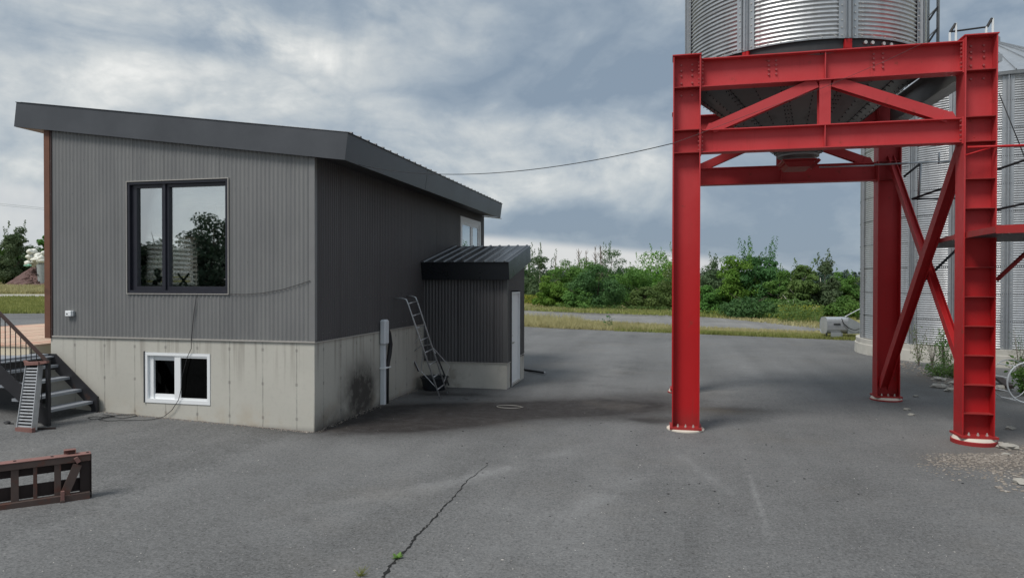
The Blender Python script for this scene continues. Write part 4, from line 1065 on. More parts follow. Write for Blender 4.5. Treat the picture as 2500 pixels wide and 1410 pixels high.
# ------------------------------------------------------------ outdoor stair at the left
ST = thing('outdoor_stair', (-10.0, 9.5, .15), 'black steel outdoor stair with grey treads at the left end of the building', 'stair')
ysf, ysn = 9.96, 8.86
def strg(mb, a, b, drop, y, th=.022):
    A = oy(*a, y); B = oy(*b, y)
    for p_ in ((A, B),):
        mb.hull8([(A.x, y-th/2, A.z-drop), (B.x, y-th/2, B.z-drop), (B.x, y+th/2, B.z-drop), (A.x, y+th/2, A.z-drop), (A.x, y-th/2, A.z), (B.x, y-th/2, B.z), (B.x, y+th/2, B.z), (A.x, y+th/2, A.z)])
mb = MB(); strg(mb, (136, 863), (238, 967), .30, ysf); T = oy(136, 863, ysf); B = oy(238, 967, ysf); mb.box(T.x-2.2, T.x, ysf-.011, ysf+.011, T.z-.28, T.z)
mb.box(B.x, B.x+.012, ysf-.03, ysf+.02, .1, B.z); mb.box(B.x-.12, B.x, ysf-.012, ysf+.012, .12, B.z-.05); obj('stringer', mb, 'blacksteel', ST)
mb = MB(); A = oy(-200, 700, ysn); B = oy(116, 1000, ysn); mb.hull8([(A.x, ysn-.01, A.z-.29), (B.x, ysn-.01, B.z-.29), (B.x, ysn+.01, B.z-.29), (A.x, ysn+.01, A.z-.29), (A.x, ysn-.01, A.z), (B.x, ysn-.01, B.z), (B.x, ysn+.01, B.z), (A.x, ysn+.01, A.z)]); obj('stringer', mb, 'blacksteel', ST)
tr0 = None
for (px, py) in ((227, 978), (199, 949), (171, 918.5), (142.5, 889)):
    p = oy(px, py, ysf-.02); x_ = p.x; z_ = p.z
    mb = MB(); mb.box(x_-.27, x_, ysn+.02, ysf-.02, z_-.045, z_-.002)
    obj('tread', mb, 'treads', ST)
for kk in range(1, 6):
    mb = MB(); p = oy(142.5, 889, ysf-.02); mb.box(p.x-.27-.21*kk, p.x-.21*kk, ysn+.02, ysf-.02, p.z+.18*kk-.045, p.z+.18*kk); 
    if kk < 2: obj('tread', mb, 'treads', ST)
mb = MB(); p = oy(118, 1014, ysn); ptop = oy(117, 880, ysn); mb.box(p.x-.025, p.x+.025, ysn-.025, ysn+.025, .12, ptop.z+.02); obj('newel_post', mb, 'blacksteel', ST)
mb = MB(); a = oy(-60, 704, ysn); b = oy(117, 884, ysn); mb.bar(a, b, (0, 0, 1), .018, .022); obj('handrail', mb, simple('worn_brown_handrail', (.07, .045, .04), .5, .2), ST)
for px in (0, 12.5, 25, 38, 50.5, 63.5, 76, 89, 101):
    tz = oy(px, 765+1.017*px, ysn); bz_ = oy(px, 892+.93*px, ysn); mb = MB(); mb.tube([(tz.x, ysn, bz_.z), (tz.x, ysn, tz.z)], .007, 6); obj('baluster', mb, 'blacksteel', ST)
mb = MB(); mb.box(-12.6, T.x-.02, ysn+.05, ysf-.015, T.z-.06, T.z-.04); obj('landing', mb, 'treads', ST)
# wooden deck beyond the stair
DK = thing('wooden_deck', (-12.6, 11.5, 0), 'low deck of fresh orange plywood boards beyond the stair', 'deck')
for i, (za, zb_) in enumerate(((0, 0),)):
    pass
xe = -10.95; zt_d = oy(60, 806, 12).z
a = ox(0, 853, xe); b = ox(122, 841, xe)
mb = MB(); mb.box(-16, xe, 9.9, 15.5, a.z-.16-.03, a.z-.004); obj('frame', mb, 'woodpale', DK)
mb = MB(); mb.box(-16, xe+.0, 9.9, 15.5, .1, a.z-.20); obj('skirt', mb, 'soffdark', DK)
rnd = random.Random(8); yq = 9.9; x_ = xe+.01
while x_ > -16:
    mb = MB(); w_ = .14; dzz = rnd.uniform(0, .006); mb.box(x_-w_+.006, x_, 9.88, 15.5, a.z-.0035, a.z+.026+dzz); obj('deck_board', mb, 'wood', DK); x_ -= w_
# cleated metal plank leaning on the newel post
PL = thing('metal_ramp_plank', (-9.75, 8.7, .15), 'galvanised slotted ramp plank with rusty ends leaning on the stair', 'ramp')
bl, br = oy(43, 1030, 8.45), oy(80, 1034, 8.45); tl, tr_ = oy(66, 890, 8.80), oy(96, 890, 8.80)
gz = hgt(bl.x, 8.45); sh_ = gz+.02-br.z
bl.z = gz+.03; br.z = gz+.03
dl = (tl-bl); dr_ = (tr_-br)
mb = MB(); 
for (a, b) in ((bl, tl), (br, tr_)):
    mb.bar(a, b, (0, 1, 0), .045, .006, ou=.02)
obj('side_rail', mb, 'alu', PL)
for i in range(19):
    t_ = (i+.8)/20; a = bl+dl*t_; b = br+dr_*t_; mb = MB(); mb.bar(a, b, dl, .012, .010); obj('cleat', mb, 'alu', PL)
nb = V((0, .05, .012)); mb = MB(); mb.quad(bl+nb, br+nb, tr_+nb, tl+nb); mb.quad(tl+nb*1.1, tr_+nb*1.1, br+nb*1.1, bl+nb*1.1); obj('back_plate', mb, 'blacksteel', PL)
mb = MB(); mb.bar(bl-V((.015, 0, .01)), br+V((.015, 0, -.01)), (0, 0, 1), .035, .03); obj('end_cap', mb, 'rusttop', PL)
mb = MB(); mb.bar(tl+V((.0, 0, .02)), tr_+V((.03, 0, .03)), (0, 0, 1), .025, .05); mb.bar(tl+V((-.05, 0, .06)), tl+V((.03, 0, .03)), (0, 0, 1), .012, .02); mb.bar(tr_+V((.0, 0, .03)), tr_+V((.14, .02, .05)), (0, 0, 1), .02, .03); obj('end_cap', mb, 'rusttop', PL)
# iron bar on the ground
p0, p1 = tp(47, 1050), tp(136, 1046.5); t = thing('iron_bar', p0, 'thin dark iron bar lying on the asphalt in front of the stair', 'metal bar')
mb = MB(); mb.bar(p0+V((0, 0, .015)), p1+V((0, 0, .015)), (0, 0, 1), .012, .014); obj('bar', mb, 'rustdark', t)
p0 = tp(18, 1034); t = thing('dark_scrap', p0, 'small dark scrap lying left of the metal ramp plank', 'scrap')
mb = MB(); mb.blobby((p0.x, p0.y, p0.z+.02), .06, .03, .025, 3, .3); mb.tube([p0+V((.03, 0, .02)), p0+V((.12, .0, .01))], .008, 5); obj('lump', mb, 'rubber', t)

# ------------------------------------------------------------ rusty attachment frame, lower left
A0 = tp(222, 1214); B0 = tp(0, 1243)
ax = (B0-A0); ax.z = 0; ax.normalize(); hn = V((-ax.y, ax.x, 0))          # ax goes left, hn away from camera?
if hn.y < 0: hn = -hn
SK = thing('rusty_loader_attachment', A0, 'rusty red steel loader attachment frame standing in the near left corner', 'loader attachment')
H1 = .485; zg = A0.z
Lr = 1.9
def along(px): # distance along ax for a photo column near mid height
    d = ray(px, 1170); n_ = hn; t_ = (A0.dot(n_)-CAM.dot(n_))/d.dot(n_); p_ = CAM+d*t_; return (p_-A0).dot(ax)
def kp(s_, d_, z_): return A0+ax*s_+hn*d_+V((0, 0, z_))
def kbox(mb, s0, s1, d0, d1, z0, z1): mb.hull8([kp(s0, d0, z0), kp(s1, d0, z0), kp(s1, d1, z0), kp(s0, d1, z0), kp(s0, d0, z1), kp(s1, d0, z1), kp(s1, d1, z1), kp(s0, d1, z1)])
def part(name, m, *bx):
    mb = MB()
    for b in bx: kbox(mb, *b)
    return obj(name, mb, m, SK, bevel=.003)
part('top_rail', 'rust', (0, Lr, 0, .012, H1-.075, H1-.007)); part('top_plate', 'rusttop', (-.005, Lr, -.004, .13, H1-.006, H1+.004))
part('bottom_rail', 'rust', (0.01, Lr, -.03, .05, .0, .075)); part('bottom_angle', 'rust', (0.01, Lr, .05, .10, .0, .02))
part('upper_back_bar', 'rustdark', (.10, Lr, .10, .125, H1-.175, H1-.008)); part('lower_back_bar', 'rustdark', (.10, Lr, .085, .11, .075, .215))
part('end_plate', 'rustdark', (0.0, .10, .03, .13, .055, H1-.008))
part('end_edge', 'rustdark', (-.008, -.001, .0, .13, .0, H1-.006))
for px, w_ in ((141, .062), (86, .036), (36, .068)):
    s_ = along(px); part('upright', 'rust', (s_-w_/2, s_+w_/2, .012, .035, .055, H1-.055))
s_ = along(-30); part('upright', 'rust', (s_-.02, s_+.02, .012, .035, .055, H1-.055)); s_ = along(-90); part('upright', 'rust', (s_-.03, s_+.03, .012, .035, .055, H1-.055))
sa, sb = along(190), along(157); mb = MB(); mb.bar(kp(sa, .0, H1-.10), kp(sb, -.01, .08), ax, .042, .014); obj('diagonal_plate', mb, 'rust', SK)
mb = MB(); mb.bar(kp(sa-.01, -.02, H1-.075), kp(sa+.02, -.02, H1-.02), ax, .02, .012); obj('latch', mb, 'rusttop', SK)
part('latch', 'rusttop', (sb-.0, sb+.035, -.055, -.031, .03, .13)); part('latch_foot', 'rust', (sb-.005, sb+.04, -.06, -.032, -.0, .03))
s1, s2 = along(187), along(157)
part('bracket', 'rusttop', (s1, s1+.008, .05, .13, H1+.005, H1+.055), (s1+.008, s2, .12, .13, H1+.005, H1+.055), (s1+.008, s2, .06, .12, H1+.047, H1+.055))
for px in (128, 36, 215):
    s_ = along(px); mb = MB(); c_ = kp(s_, .06, H1+.0045); mb.tube([c_, c_+V((0, 0, .006))], .014, 8); obj('bolt', mb, 'rustdark', SK)

# ------------------------------------------------------------ ladder with hooks, tub, hoses
LD = thing('tubular_ladder', (-4.6, 13.7, 0), 'galvanised tubular ladder with bent hooks leaning at the annex corner', 'ladder')
f1 = tp(1075, 975); f2 = tp(1092, 961); 
t1 = ox(994, 735, XC+.30); t2 = ox(1016, 727, XC+.36)
# keep both rails parallel
t2 = t1+(f2-f1)*.98+V((0.02, 0, .03))
for a, b, hk in ((f1, t1, 1), (f2, t2, .8)):
    mb = MB(); up_ = (b-a).normalized(); hook = [a+V((0, 0, .01)), b-up_*.08, b+V((-.02, 0, .03)), b+V((-.10, 0, .055)), b+V((-.26*hk, 0, .06))]
    mb.tube(hook, .018, 8); obj('rail', mb, 'alu', LD, smooth=True)
for i in range(8):
    t_ = .10+i*.125; mb = MB(); mb.tube([f1.lerp(t1, t_), f2.lerp(t2, t_)], .014, 7); obj('rung', mb, 'alu', LD, smooth=True)
mb = MB(); mb.tube([f1.lerp(t1, .12), f1.lerp(t1, .28)+V((-.25, .1, 0)), f1.lerp(t1, .52)], .009, 6); mb.tube([f2.lerp(t2, .12), f2.lerp(t2, .28)+V((.18, .2, 0)), f2.lerp(t2, .50)], .009, 6); obj('side_stay', mb, 'alu', LD)
# carrier frame behind the ladder
CF = thing('folding_carrier', (-5.0, 14.5, 0), 'thin dark tubular carrier frame standing behind the galvanised ladder', 'frame')
yq = 14.45
mb = MB(); mb.tube([oy(1024, 905, yq), oy(1003, 862, yq), oy(1026, 845, yq), oy(1052, 840, yq), oy(1062, 860, yq), oy(1094, 938, yq)], .013, 6); obj('tube', mb, 'alu', CF)
mb = MB(); mb.tube([oy(1003, 862, yq), oy(1022, 906, yq)], .018, 6); mb.tube([oy(1064, 862, yq), oy(1096, 940, yq)], .018, 6); obj('leg', mb, 'rubber', CF)
mb = MB(); mb.tube([oy(1010, 840, yq), oy(1030, 815, yq+.1), oy(1014, 790, yq+.1)], .008, 6); obj('stay', mb, 'alu', CF)
TB = thing('black_tub', (-5.2, 14.6, 0), 'black plastic tub on the asphalt in the corner behind the ladder', 'tub')
mb = MB(); c_ = V((-5.13, 14.62, 0)); mb.lathe(c_, [(.001, .01), (.24, .01), (.30, .26), (.32, .27), (.32, .29), (.29, .29), (.23, .03), (.001, .03)], 24); obj('tub', mb, 'tub', TB, smooth=False)
t = thing('hose_piece', oz(1290, 906), 'short black hose end lying on the asphalt behind the annex door', 'hose')
mb = MB(); mb.tube([oz(1262, 897)+V((0, 0, .03)), oz(1285, 905)+V((0, 0, .03)), oz(1305, 909)+V((0, 0, .04)), oz(1328, 914)+V((0, 0, .05))], .028, 8); obj('hose', mb, 'rubber', t, smooth=True)
mb = MB(); mb.tube([oz(1328, 914)+V((0, 0, .05)), oz(1331, 914)+V((0, 0, .05))], .032, 8); obj('hose_end', mb, 'alu', t)
t = thing('cable_ring', oz(1242, 993), 'pale loop of thin cable lying on the stained asphalt', 'cable')
c_ = oz(1243, 993.5); mb = MB(); mb.tube([c_+V((.24*cos(a/20*2*pi), .15*sin(a/20*2*pi), .012)) for a in range(20)]+[c_+V((.27, .02, .012))], .008, 6); obj('loop', mb, simple('pale_cable', (.24, .23, .21), .6), t)
# black cord: window to ground coil
t = thing('extension_cord', (-8.2, 10, 0), 'thin black cord hanging below the large window to a coil on the asphalt', 'cord')
wy = YC-.035
W = [(480, 718), (474, 760), (470, 800), (467, 828), (467, 850), (457, 872), (444, 920), (443, 945), (436, 975), (420, 1000), (400, 1016)]
pts = [oy(*q, wy) for q in W]; g = [tp(385, 1022), tp(370, 1026), tp(340, 1028), tp(300, 1027), tp(262, 1029), tp(240, 1026), tp(255, 1019), tp(290, 1015), tp(330, 1013), tp(335, 1016), tp(300, 1023), tp(280, 1021), tp(230, 1018), tp(214, 1021), tp(222, 1025), tp(250, 1023), tp(280, 1017), tp(250, 1014)]
pts += [p+V((0, 0, .012+.004*(i % 3))) for i, p in enumerate(g)]
mb = MB(); mb.tube(pts, .0055, 5); obj('cord', mb, 'rubber', t, smooth=True)
t = thing('wall_wire', (-6.3, 10, 2.2), 'thin dark wire curving across the siding right of the large window', 'wire')
mb = MB(); mb.tube([oy(*q, YC-.03) for q in ((555, 717), (600, 718), (640, 715), (690, 706), (730, 694), (757, 685))], .005, 5); obj('wire', mb, 'rubber', t)
# cable span from the eave to the frame
t = thing('overhead_cable', (-4.8, 10.3, 4.3), 'thin cable sagging from the building eave to the red frame', 'cable')
a = V((-4.85, 11.0, 4.28)); b = V((XL_-.22, YF-.1, 0)); b = ox(1643, 350, XL_-.225)
pa = ox(875, 402, -4.86)
pts = []
for i in range(25):
    t_ = i/24; p_ = pa.lerp(b, t_); p_.z -= .22*4*t_*(1-t_); pts.append(p_)
mb = MB(); mb.tube(pts, .0045, 5); obj('cable', mb, 'rubber', t)
pts = [oy(*q, YF-CW/2-.01) for q in ((1643, 350), (1712, 325), (1713, 324))]+[oy(*q, YF-.14) for q in ((1850, 272), (2010, 214), (2160, 150), (2265, 100))]
mb = MB(); mb.tube(pts, .003, 5); obj('cable_end', mb, 'rubber', t)
# power lines far away on the left
for n_, (ya_, yb_) in enumerate(((497, 511), (501, 517))):
    t = thing('power_line', oy(60, ya_, 60), ('upper' if n_ == 0 else 'lower')+' faint power line crossing the sky left of the building', 'power line')
    mb = MB(); mb.tube([oy(-600, ya_-50, 60+n_), oy(-200, ya_-17, 60+n_), oy(0, ya_, 60+n_), oy(200, ya_+20, 60+n_), oy(700, ya_+52, 62+n_)], .022, 4); obj('wire', mb, 'tin', t)

# ------------------------------------------------------------ things inside the big window
t = thing('white_wrapping', (-8.3, 10.5, 2.2), 'crumpled white plastic on the sill behind the left pane', 'plastic wrap')
mb = MB()
for i, (px, py, r) in enumerate(((383, 665, .07), (388, 680, .06), (378, 690, .05))): p = oy(px, py, YC+.32); mb.blobby(p, r, r*.8, r*1.1, i+5, .35)
mb.box(wx0, wx1, YC+.2, YC+.45, wz0-.05, wz0+.0); obj('wrap', mb, 'plastic', t)

t = thing('folding_stand', (-8.0, 10.6, 2.2), 'crossed dark legs of a folding stand behind the right pane', 'folding stand')
yv = YC+.40; mb = MB(); mb.bar(oy(434, 668, yv), oy(458, 697, yv), (0, 1, 0), .012, .012); mb.bar(oy(461, 667, yv+.03), oy(438, 697, yv+.03), (0, 1, 0), .012, .014); obj('leg', mb, 'browndark', t)
mb = MB(); mb.blobby(oy(452, 694, yv-.05), .04, .03, .03, 9, .3); obj('rag', mb, 'plastic', t)
# ------------------------------------------------------------ rubble, gravel, hoop at right
rub = MB(); rnd = random.Random(21)
def pebble(mb, p, r, sd_): mb.blobby((p.x, p.y, p.z+r*.25), r*rnd.uniform(.8, 1.5), r*rnd.uniform(.7, 1.1), r*rnd.uniform(.4, .7), sd_, .3, 6, 4)
for i in range(1300):
    px = rnd.gauss(2400, 70); py = 1106+abs(rnd.gauss(0, 24))
    if px > 2600 or px < 2230: continue
    pebble(rub, oz(px, py), rnd.uniform(.004, .017), i)
for i in range(500):
    px = rnd.uniform(2430, 2620); py = rnd.uniform(1085, 1200); pebble(rub, oz(px, py), rnd.uniform(.006, .024), i+5000)
for i in range(260):
    px = rnd.uniform(2190, 2330); b0 = 880+(px-2190)*.42; pebble(rub, oz(px, b0+rnd.gauss(0, 7)), rnd.uniform(.008, .03), i+7000)
for i in range(900):     # grit swept against the foundations
    if i % 3: x_ = rnd.uniform(-9.6, XC); q_ = V((x_, YC-abs(rnd.gauss(0, .05))-.01, hgt(x_, YC)))
    else: q_ = V((XC+abs(rnd.gauss(0, .05))+.01, rnd.uniform(YC, 14.8), 0))
    pebble(rub, q_, rnd.uniform(.004, .013), i+15000)
obj('gravel', rub, simple('brown_grey_gravel', (.25, .22, .19), .9, var=.45, scale=20, c2=(.42, .39, .35), c2t=(.55, .65)), kind='stuff')
peb = MB()
for i in range(260):
    px = rnd.uniform(-50, 2550); py = 1000+rnd.random()**.8*410; p = tp(px, py)
    if p.y > YC-.3 and p.x < XC+.1: continue
    pebble(peb, p, rnd.uniform(.0025, .006)*(1.0 if rnd.random() < .93 else 1.8), i+9000)
obj('loose_pebbles', peb, simple('pale_pebbles', (.45, .43, .40), .8, var=.3), kind='stuff')
dark = MB()
for i in range(70):
    px = rnd.uniform(1100, 2400); py = rnd.uniform(990, 1260); p = tp(px, py); pebble(dark, p, rnd.uniform(.006, .013), i+12000)
obj('dark_crumbs', dark, 'rubber', kind='stuff')
stones = [((2290, 928), .13, 'flat pale concrete lump topmost of the rubble by the silo pad'), ((2292, 946), .14, 'wide pale concrete lump below the topmost rubble piece'), ((2322, 955), .13, 'pale broken slab just left of the right column'),
          ((2330, 938), .12, 'pale broken slab touching the right column above the lower one'), ((2446, 952), .16, 'long broken slab right of the right column'), ((2465, 1047), .07, 'rounded pale stone on the asphalt right of the right column'),
          ((2442, 1086), .07, 'pale stone touching the footing of the right column'), ((2462, 1094), .11, 'largest pale stone beside the right column footing'), ((2455, 1110), .05, 'small pale stone below the largest stone at the footing'), ((2496, 1180), .09, 'pale stone cut by the right edge of the photo'),
          ((2236, 968), .05, 'small pale stone between the two right columns'), ((2214, 1000), .05, 'flat pale chip in front of the rear right column'), ((2225, 1013), .05, 'flat pale chip nearest the camera before the rear right column')]
for i, ((px, py), r, lb) in enumerate(stones):
    p = oz(px, py); mb = MB(); mb.blobby((p.x, p.y, r*.28), r*1.15, r*.8, r*.45, 40+i, .34, 9, 5); obj('rubble_stone', mb, 'stone', None, lb, 'stone', 'pale stones around the right columns')
dirt = MB()
dpts = [oz(*q) for q in ((2275, 1118), (2330, 1112), (2440, 1100), (2560, 1060), (2700, 1130), (2560, 1200), (2450, 1165), (2330, 1150))]
dirt.v = [(p.x, p.y, .004) for p in dpts]; dirt.f = [tuple(range(len(dpts)))]
HP = thing('white_hoop_frame', oz(2500, 990), 'pale round hoop frame at the right edge beside the silo pad', 'hoop')
p = oz(2508, 985); cz = .42; dvec = V((RT.x, RT.y, 0)).normalized(); cc = V((p.x, p.y, 0)); rr = .50
def circ(n_, off, r_, a0=0, a1=2*pi): return [cc+off+dvec*(r_*cos(a0+(a1-a0)*i/n_))+V((0, 0, .42+r_*sin(a0+(a1-a0)*i/n_))) for i in range(n_+1)]
fd = V((-dvec.y, dvec.x, 0))
mb = MB(); mb.tube(circ(40, V((0, 0, 0)), .40), .016, 7); obj('hoop', mb, 'pvcw', HP, smooth=True)
mb = MB(); mb.tube(circ(40, fd*.5, .40), .010, 7); obj('hoop', mb, 'alu', HP, smooth=True)
mb = MB()
for aa in (2.2, 2.9, 3.6, 4.3): mb.tube([cc+dvec*(.40*cos(aa))+V((0, 0, .42+.40*sin(aa))), cc+fd*.5+dvec*(.40*cos(aa))+V((0, 0, .42+.40*sin(aa)))], .012, 6)
obj('crossbar', mb, 'pvcw', HP)
DB = thing('dark_pallet', oz(2470, 930), 'long dark plank lying on rubble right of the right column', 'plank')
mb = MB(); mb.bar(oz(2438, 935)+V((0, 0, .12)), oz(2465, 955)+V((0, 0, .10)), (0, 0, 1), .03, .08); obj('plank', mb, 'rustdark', DB)

# ------------------------------------------------------------ vegetation
def leaf(mb, p, n_, s_, rnd):
    a = n_.orthogonal().normalized(); b = n_.cross(a); t_ = rnd.uniform(0, 2*pi); u_ = a*cos(t_)+b*sin(t_); v_ = n_.cross(u_)
    w_ = s_*rnd.uniform(.35, .6); l_ = s_*rnd.uniform(.7, 1.2)
    k_ = len(mb.v); mb.v += [tuple(p-u_*l_*.5), tuple(p+v_*w_*.5+n_*.1*s_), tuple(p+u_*l_*.5), tuple(p-v_*w_*.5+n_*.1*s_)]; mb.f.append((k_, k_+1, k_+2, k_+3))
def crown(c, wx, h, z0, seed, n_leaf=5000, lsize=.22, clumps=46, spiky=0, shape='round'):
    rnd = random.Random(seed); mb = MB(); cl = []
    for i in range(clumps):
        for _ in range(30):
            x, y_, z_ = rnd.uniform(-1, 1), rnd.uniform(-1, 1), rnd.uniform(0, 1)
            if shape == 'round': rad = max(.12, (1-((z_-.35)/.65)**2))**.5 if z_ > .35 else .8+.2*(z_/.35)
            elif shape == 'cone': rad = (1-z_)**.75+.05
            else: rad = (.62+.38*sin(min(1, z_*1.6)*pi/2))*(1-max(0, z_-.55)*1.3)
            if x*x+y_*y_ < rad*rad: break
        sc = rnd.uniform(.26, .46)*(1-.38*z_)
        cl.append((V((c[0]+x*wx*.5*.85, c[1]+y_*wx*.5*.85, z0+z_*h*.95)), sc*wx*.5, sc*wx*.5*rnd.uniform(.55, .85)))
    tot = sum(q[1]**2 for q in cl)
    for p, r, rz in cl:
        for _ in range(int(n_leaf*.88*r*r/tot)):
            th = rnd.uniform(0, 2*pi); cz_ = rnd.uniform(-.75, 1); q = sqrt(max(0, 1-cz_*cz_)); d = V((q*cos(th), q*sin(th), cz_)); rr_ = rnd.uniform(.6, 1.08)
            pt = p+V((d.x*r*rr_, d.y*r*rr_, d.z*rz*rr_))
            if pt.z < z0*.3+.05: pt.z = z0*.3+.05+rnd.random()*.2
            nn = (d+V((rnd.uniform(-.8, .8), rnd.uniform(-.8, .8), rnd.uniform(-.3, .9)))).normalized()
            leaf(mb, pt, nn, lsize*rnd.uniform(.6, 1.3), rnd)
    # loose shoots that break the outline
    for i in range(spiky):
        a = rnd.uniform(0, 2*pi); rr_ = rnd.uniform(0, .75)*wx*.5; base = V((c[0]+cos(a)*rr_, c[1]+sin(a)*rr_, z0+h*rnd.uniform(.62, .85))); ln_ = h*rnd.uniform(.12, .42)
        dirv = V((rnd.uniform(-.22, .22), rnd.uniform(-.2, .2), 1)).normalized(); m_ = int(16+ln_*10)
        for j in range(m_):
            t_ = j/m_; pt = base+dirv*ln_*t_+V((rnd.gauss(0, .10)*(1.1-t_)*1.6, rnd.gauss(0, .12)*(1.1-t_), 0))
            leaf(mb, pt, V((rnd.uniform(-1, 1), rnd.uniform(-1, 1), rnd.uniform(-.2, 1))).normalized(), lsize*.8, rnd)
    return mb
def trunk(c, h, r, seed, lean=.05, limbs=5, wx=3., bot=0.):
    rnd = random.Random(seed); mb = MB(); ax_ = V((rnd.uniform(-lean, lean), rnd.uniform(-lean, lean), 1)); pts = []
    for i in range(6): t_ = i/5; pts.append(V((c[0], c[1], bot))+V((ax_.x*h*t_+rnd.uniform(-.04, .04), ax_.y*h*t_, h*t_)))
    mb.tube(pts, [r*(1-.75*i/5) for i in range(6)], 7)
    for i in range(limbs):
        t_ = rnd.uniform(.25, .85); p_ = pts[0].lerp(pts[-1], t_); a = rnd.uniform(0, 2*pi); L_ = wx*.42*(1.1-t_*.6)
        e_ = p_+V((cos(a)*L_, sin(a)*L_, L_*rnd.uniform(.5, 1.1))); m_ = p_.lerp(e_, .5)+V((0, 0, L_*.05)); mb.tube([p_, m_, e_], [r*.45*(1-t_*.5), r*.28, r*.08], 5)
    return mb
def tree(name, px, by, wpx, ty, m, lab, cat='tree', grp=None, seed=0, bark='bark', n_leaf=5200, ls=.2, spiky=8, shape='round', z0f=.06, clumps=46, dist=None, limbs=5, tr=.09):
    p = tp(px, by)
    if dist: # straight further along the same bearing
        d = ray(px, 688); d.z = 0; d.normalize(); p = V((d.x*dist, d.y*dist, 0)); p.z = hgt(p.x, p.y)
    dep_ = (p-CAM).dot(FW); s_ = dep_/F; top = CH+(688-ty)*s_; h = top-p.z; w_ = wpx*s_
    t = thing(name, p, lab, cat, grp)
    obj('trunk', trunk(p, h*.8, tr*max(1, h/6), seed+1, limbs=limbs, wx=w_, bot=p.z-.05), bark, t, smooth=True)
    sp_ = .90 if spiky >= 8 else .98
    cm = crown((p.x, p.y), w_, h*sp_*(1-z0f), p.z+h*z0f, seed, n_leaf, ls, clumps, spiky, shape)
    obj('crown', cm, m, t)
    return t
G1 = 'trees and bushes along the far side of the road'
T = [ # px, base y, width px, top y, material, label, seed, spiky, shape
    (1318, 742, 96, 603, 'leafgrey', 'grey green tree with pale bare stems just right of the annex', 11, 12, 'oval', 3600),
    (1290, 738, 70, 640, 'leafdark', 'dark tree partly hidden behind the annex', 12, 3, 'round', 3200),
    (1372, 738, 110, 628, 'leafmid', 'rounded mid green bush second from the annex', 13, 3, 'round', 5600),
    (1488, 736, 110, 590, 'leafdark', 'dark pointed tree rising behind the bushes left of the frame', 14, 14, 'oval', 5200),
    (1430, 742, 120, 628, 'leafmid', 'mid green spreading tree below the bare twigs', 15, 2, 'round', 6000),
    (1345, 752, 90, 672, 'leafbright', 'light green bush low beside the yellow flower bank', 16, 0, 'round', 4600),
    (1608, 748, 150, 598, 'leafbright', 'tall fresh green tree just left of the front left column', 17, 10, 'round', 7600),
    (1545, 752, 130, 640, 'leafmid', 'green bush between the dark bush and the tall fresh green tree', 18, 3, 'round', 6500),
    (1458, 758, 150, 644, 'leafdark', 'broad dark bush in the middle of the tree line', 19, 2, 'round', 8200),
    (1655, 758, 120, 640, 'leafolive', 'olive bush behind the front left column', 20, 3, 'round', 4600),
    (1575, 760, 90, 700, 'leafolive', 'low olive bush at the foot of the fresh green tree', 31, 0, 'round', 3800),
    (1410, 758, 80, 700, 'leafmid', 'low round bush at the road edge left of the dark bush', 32, 0, 'round', 3800),
    (1742, 764, 110, 618, 'leafgrey', 'thin grey green tree right beside the front left column', 21, 16, 'oval', 4600),
    (1730, 768, 90, 690, 'leafmid', 'low bush at the right side of the front left column', 33, 0, 'round', 3600),
    (1795, 768, 120, 616, 'leafbright', 'bright green rounded tree seen through the frame', 22, 3, 'round', 7200),
    (1850, 768, 140, 584, 'leafdark', 'tall dark tree with upright shoots seen through the frame', 23, 26, 'oval', 7800),
    (1905, 772, 90, 660, 'leafmid', 'green bush right of the tall dark tree', 24, 3, 'round', 4800),
    (1955, 774, 90, 636, 'leafolive', 'yellowish birch left of the pointed birch', 25, 8, 'oval', 4200),
    (2012, 774, 90, 606, 'leafgrey', 'pointed birch with white stem seen through the frame', 26, 10, 'cone', 4600),
    (2050, 770, 90, 660, 'leafmid', 'green bush between the pointed birch and the silo', 27, 3, 'round', 4600),
    (2090, 770, 90, 662, 'leafolive', 'olive tree touching the left edge of the silo', 28, 4, 'round', 4200),
    (1938, 778, 120, 735, 'leafolive', 'low weedy bush in front of the birches', 34, 0, 'round', 3200),
    (1835, 776, 140, 728, 'leafdark', 'low dark undergrowth beneath the tall dark tree', 35, 0, 'round', 4200),
    (2050, 776, 110, 722, 'leafmid', 'low green bush right behind the aeration fan', 36, 0, 'round', 4200)]
for (px, by, wd, ty, m, lb, sd_, sp, shp, nl) in T:
    tree('bush' if ('bush' in lb or 'undergrowth' in lb) else 'tree', px, by, wd, ty, m, lb, 'bush' if ('bush' in lb or 'undergrowth' in lb) else 'tree', G1, sd_, 'birch' if 'birch' in lb or 'pale bare' in lb else 'bark', int(nl*1.5), .23, sp, shp, clumps=34 if wd < 100 else 56, z0f=.03 if 'birch' not in lb else .22, limbs=5, tr=.07)
# white birch stems in front
for i, (px, by, ty, lb) in enumerate(((1965, 768, 690, 'slender white birch stem left of the pointed birch'), (2003, 764, 672, 'slender white birch stem in front of the pointed birch'), (1812, 760, 690, 'pale stem in front of the tall dark tree'), (1305, 690, 640, 'pale forked stem right of the annex roof'))):
    p = tp(px, by+6); s_ = (p-CAM).dot(FW)/F; t = thing('birch_stem', p, lb, 'tree', 'pale stems in the tree line'); obj('trunk', trunk(p, (by-ty)*s_, .07, 60+i, .06, 4, 1.6), 'birch', t, smooth=True)
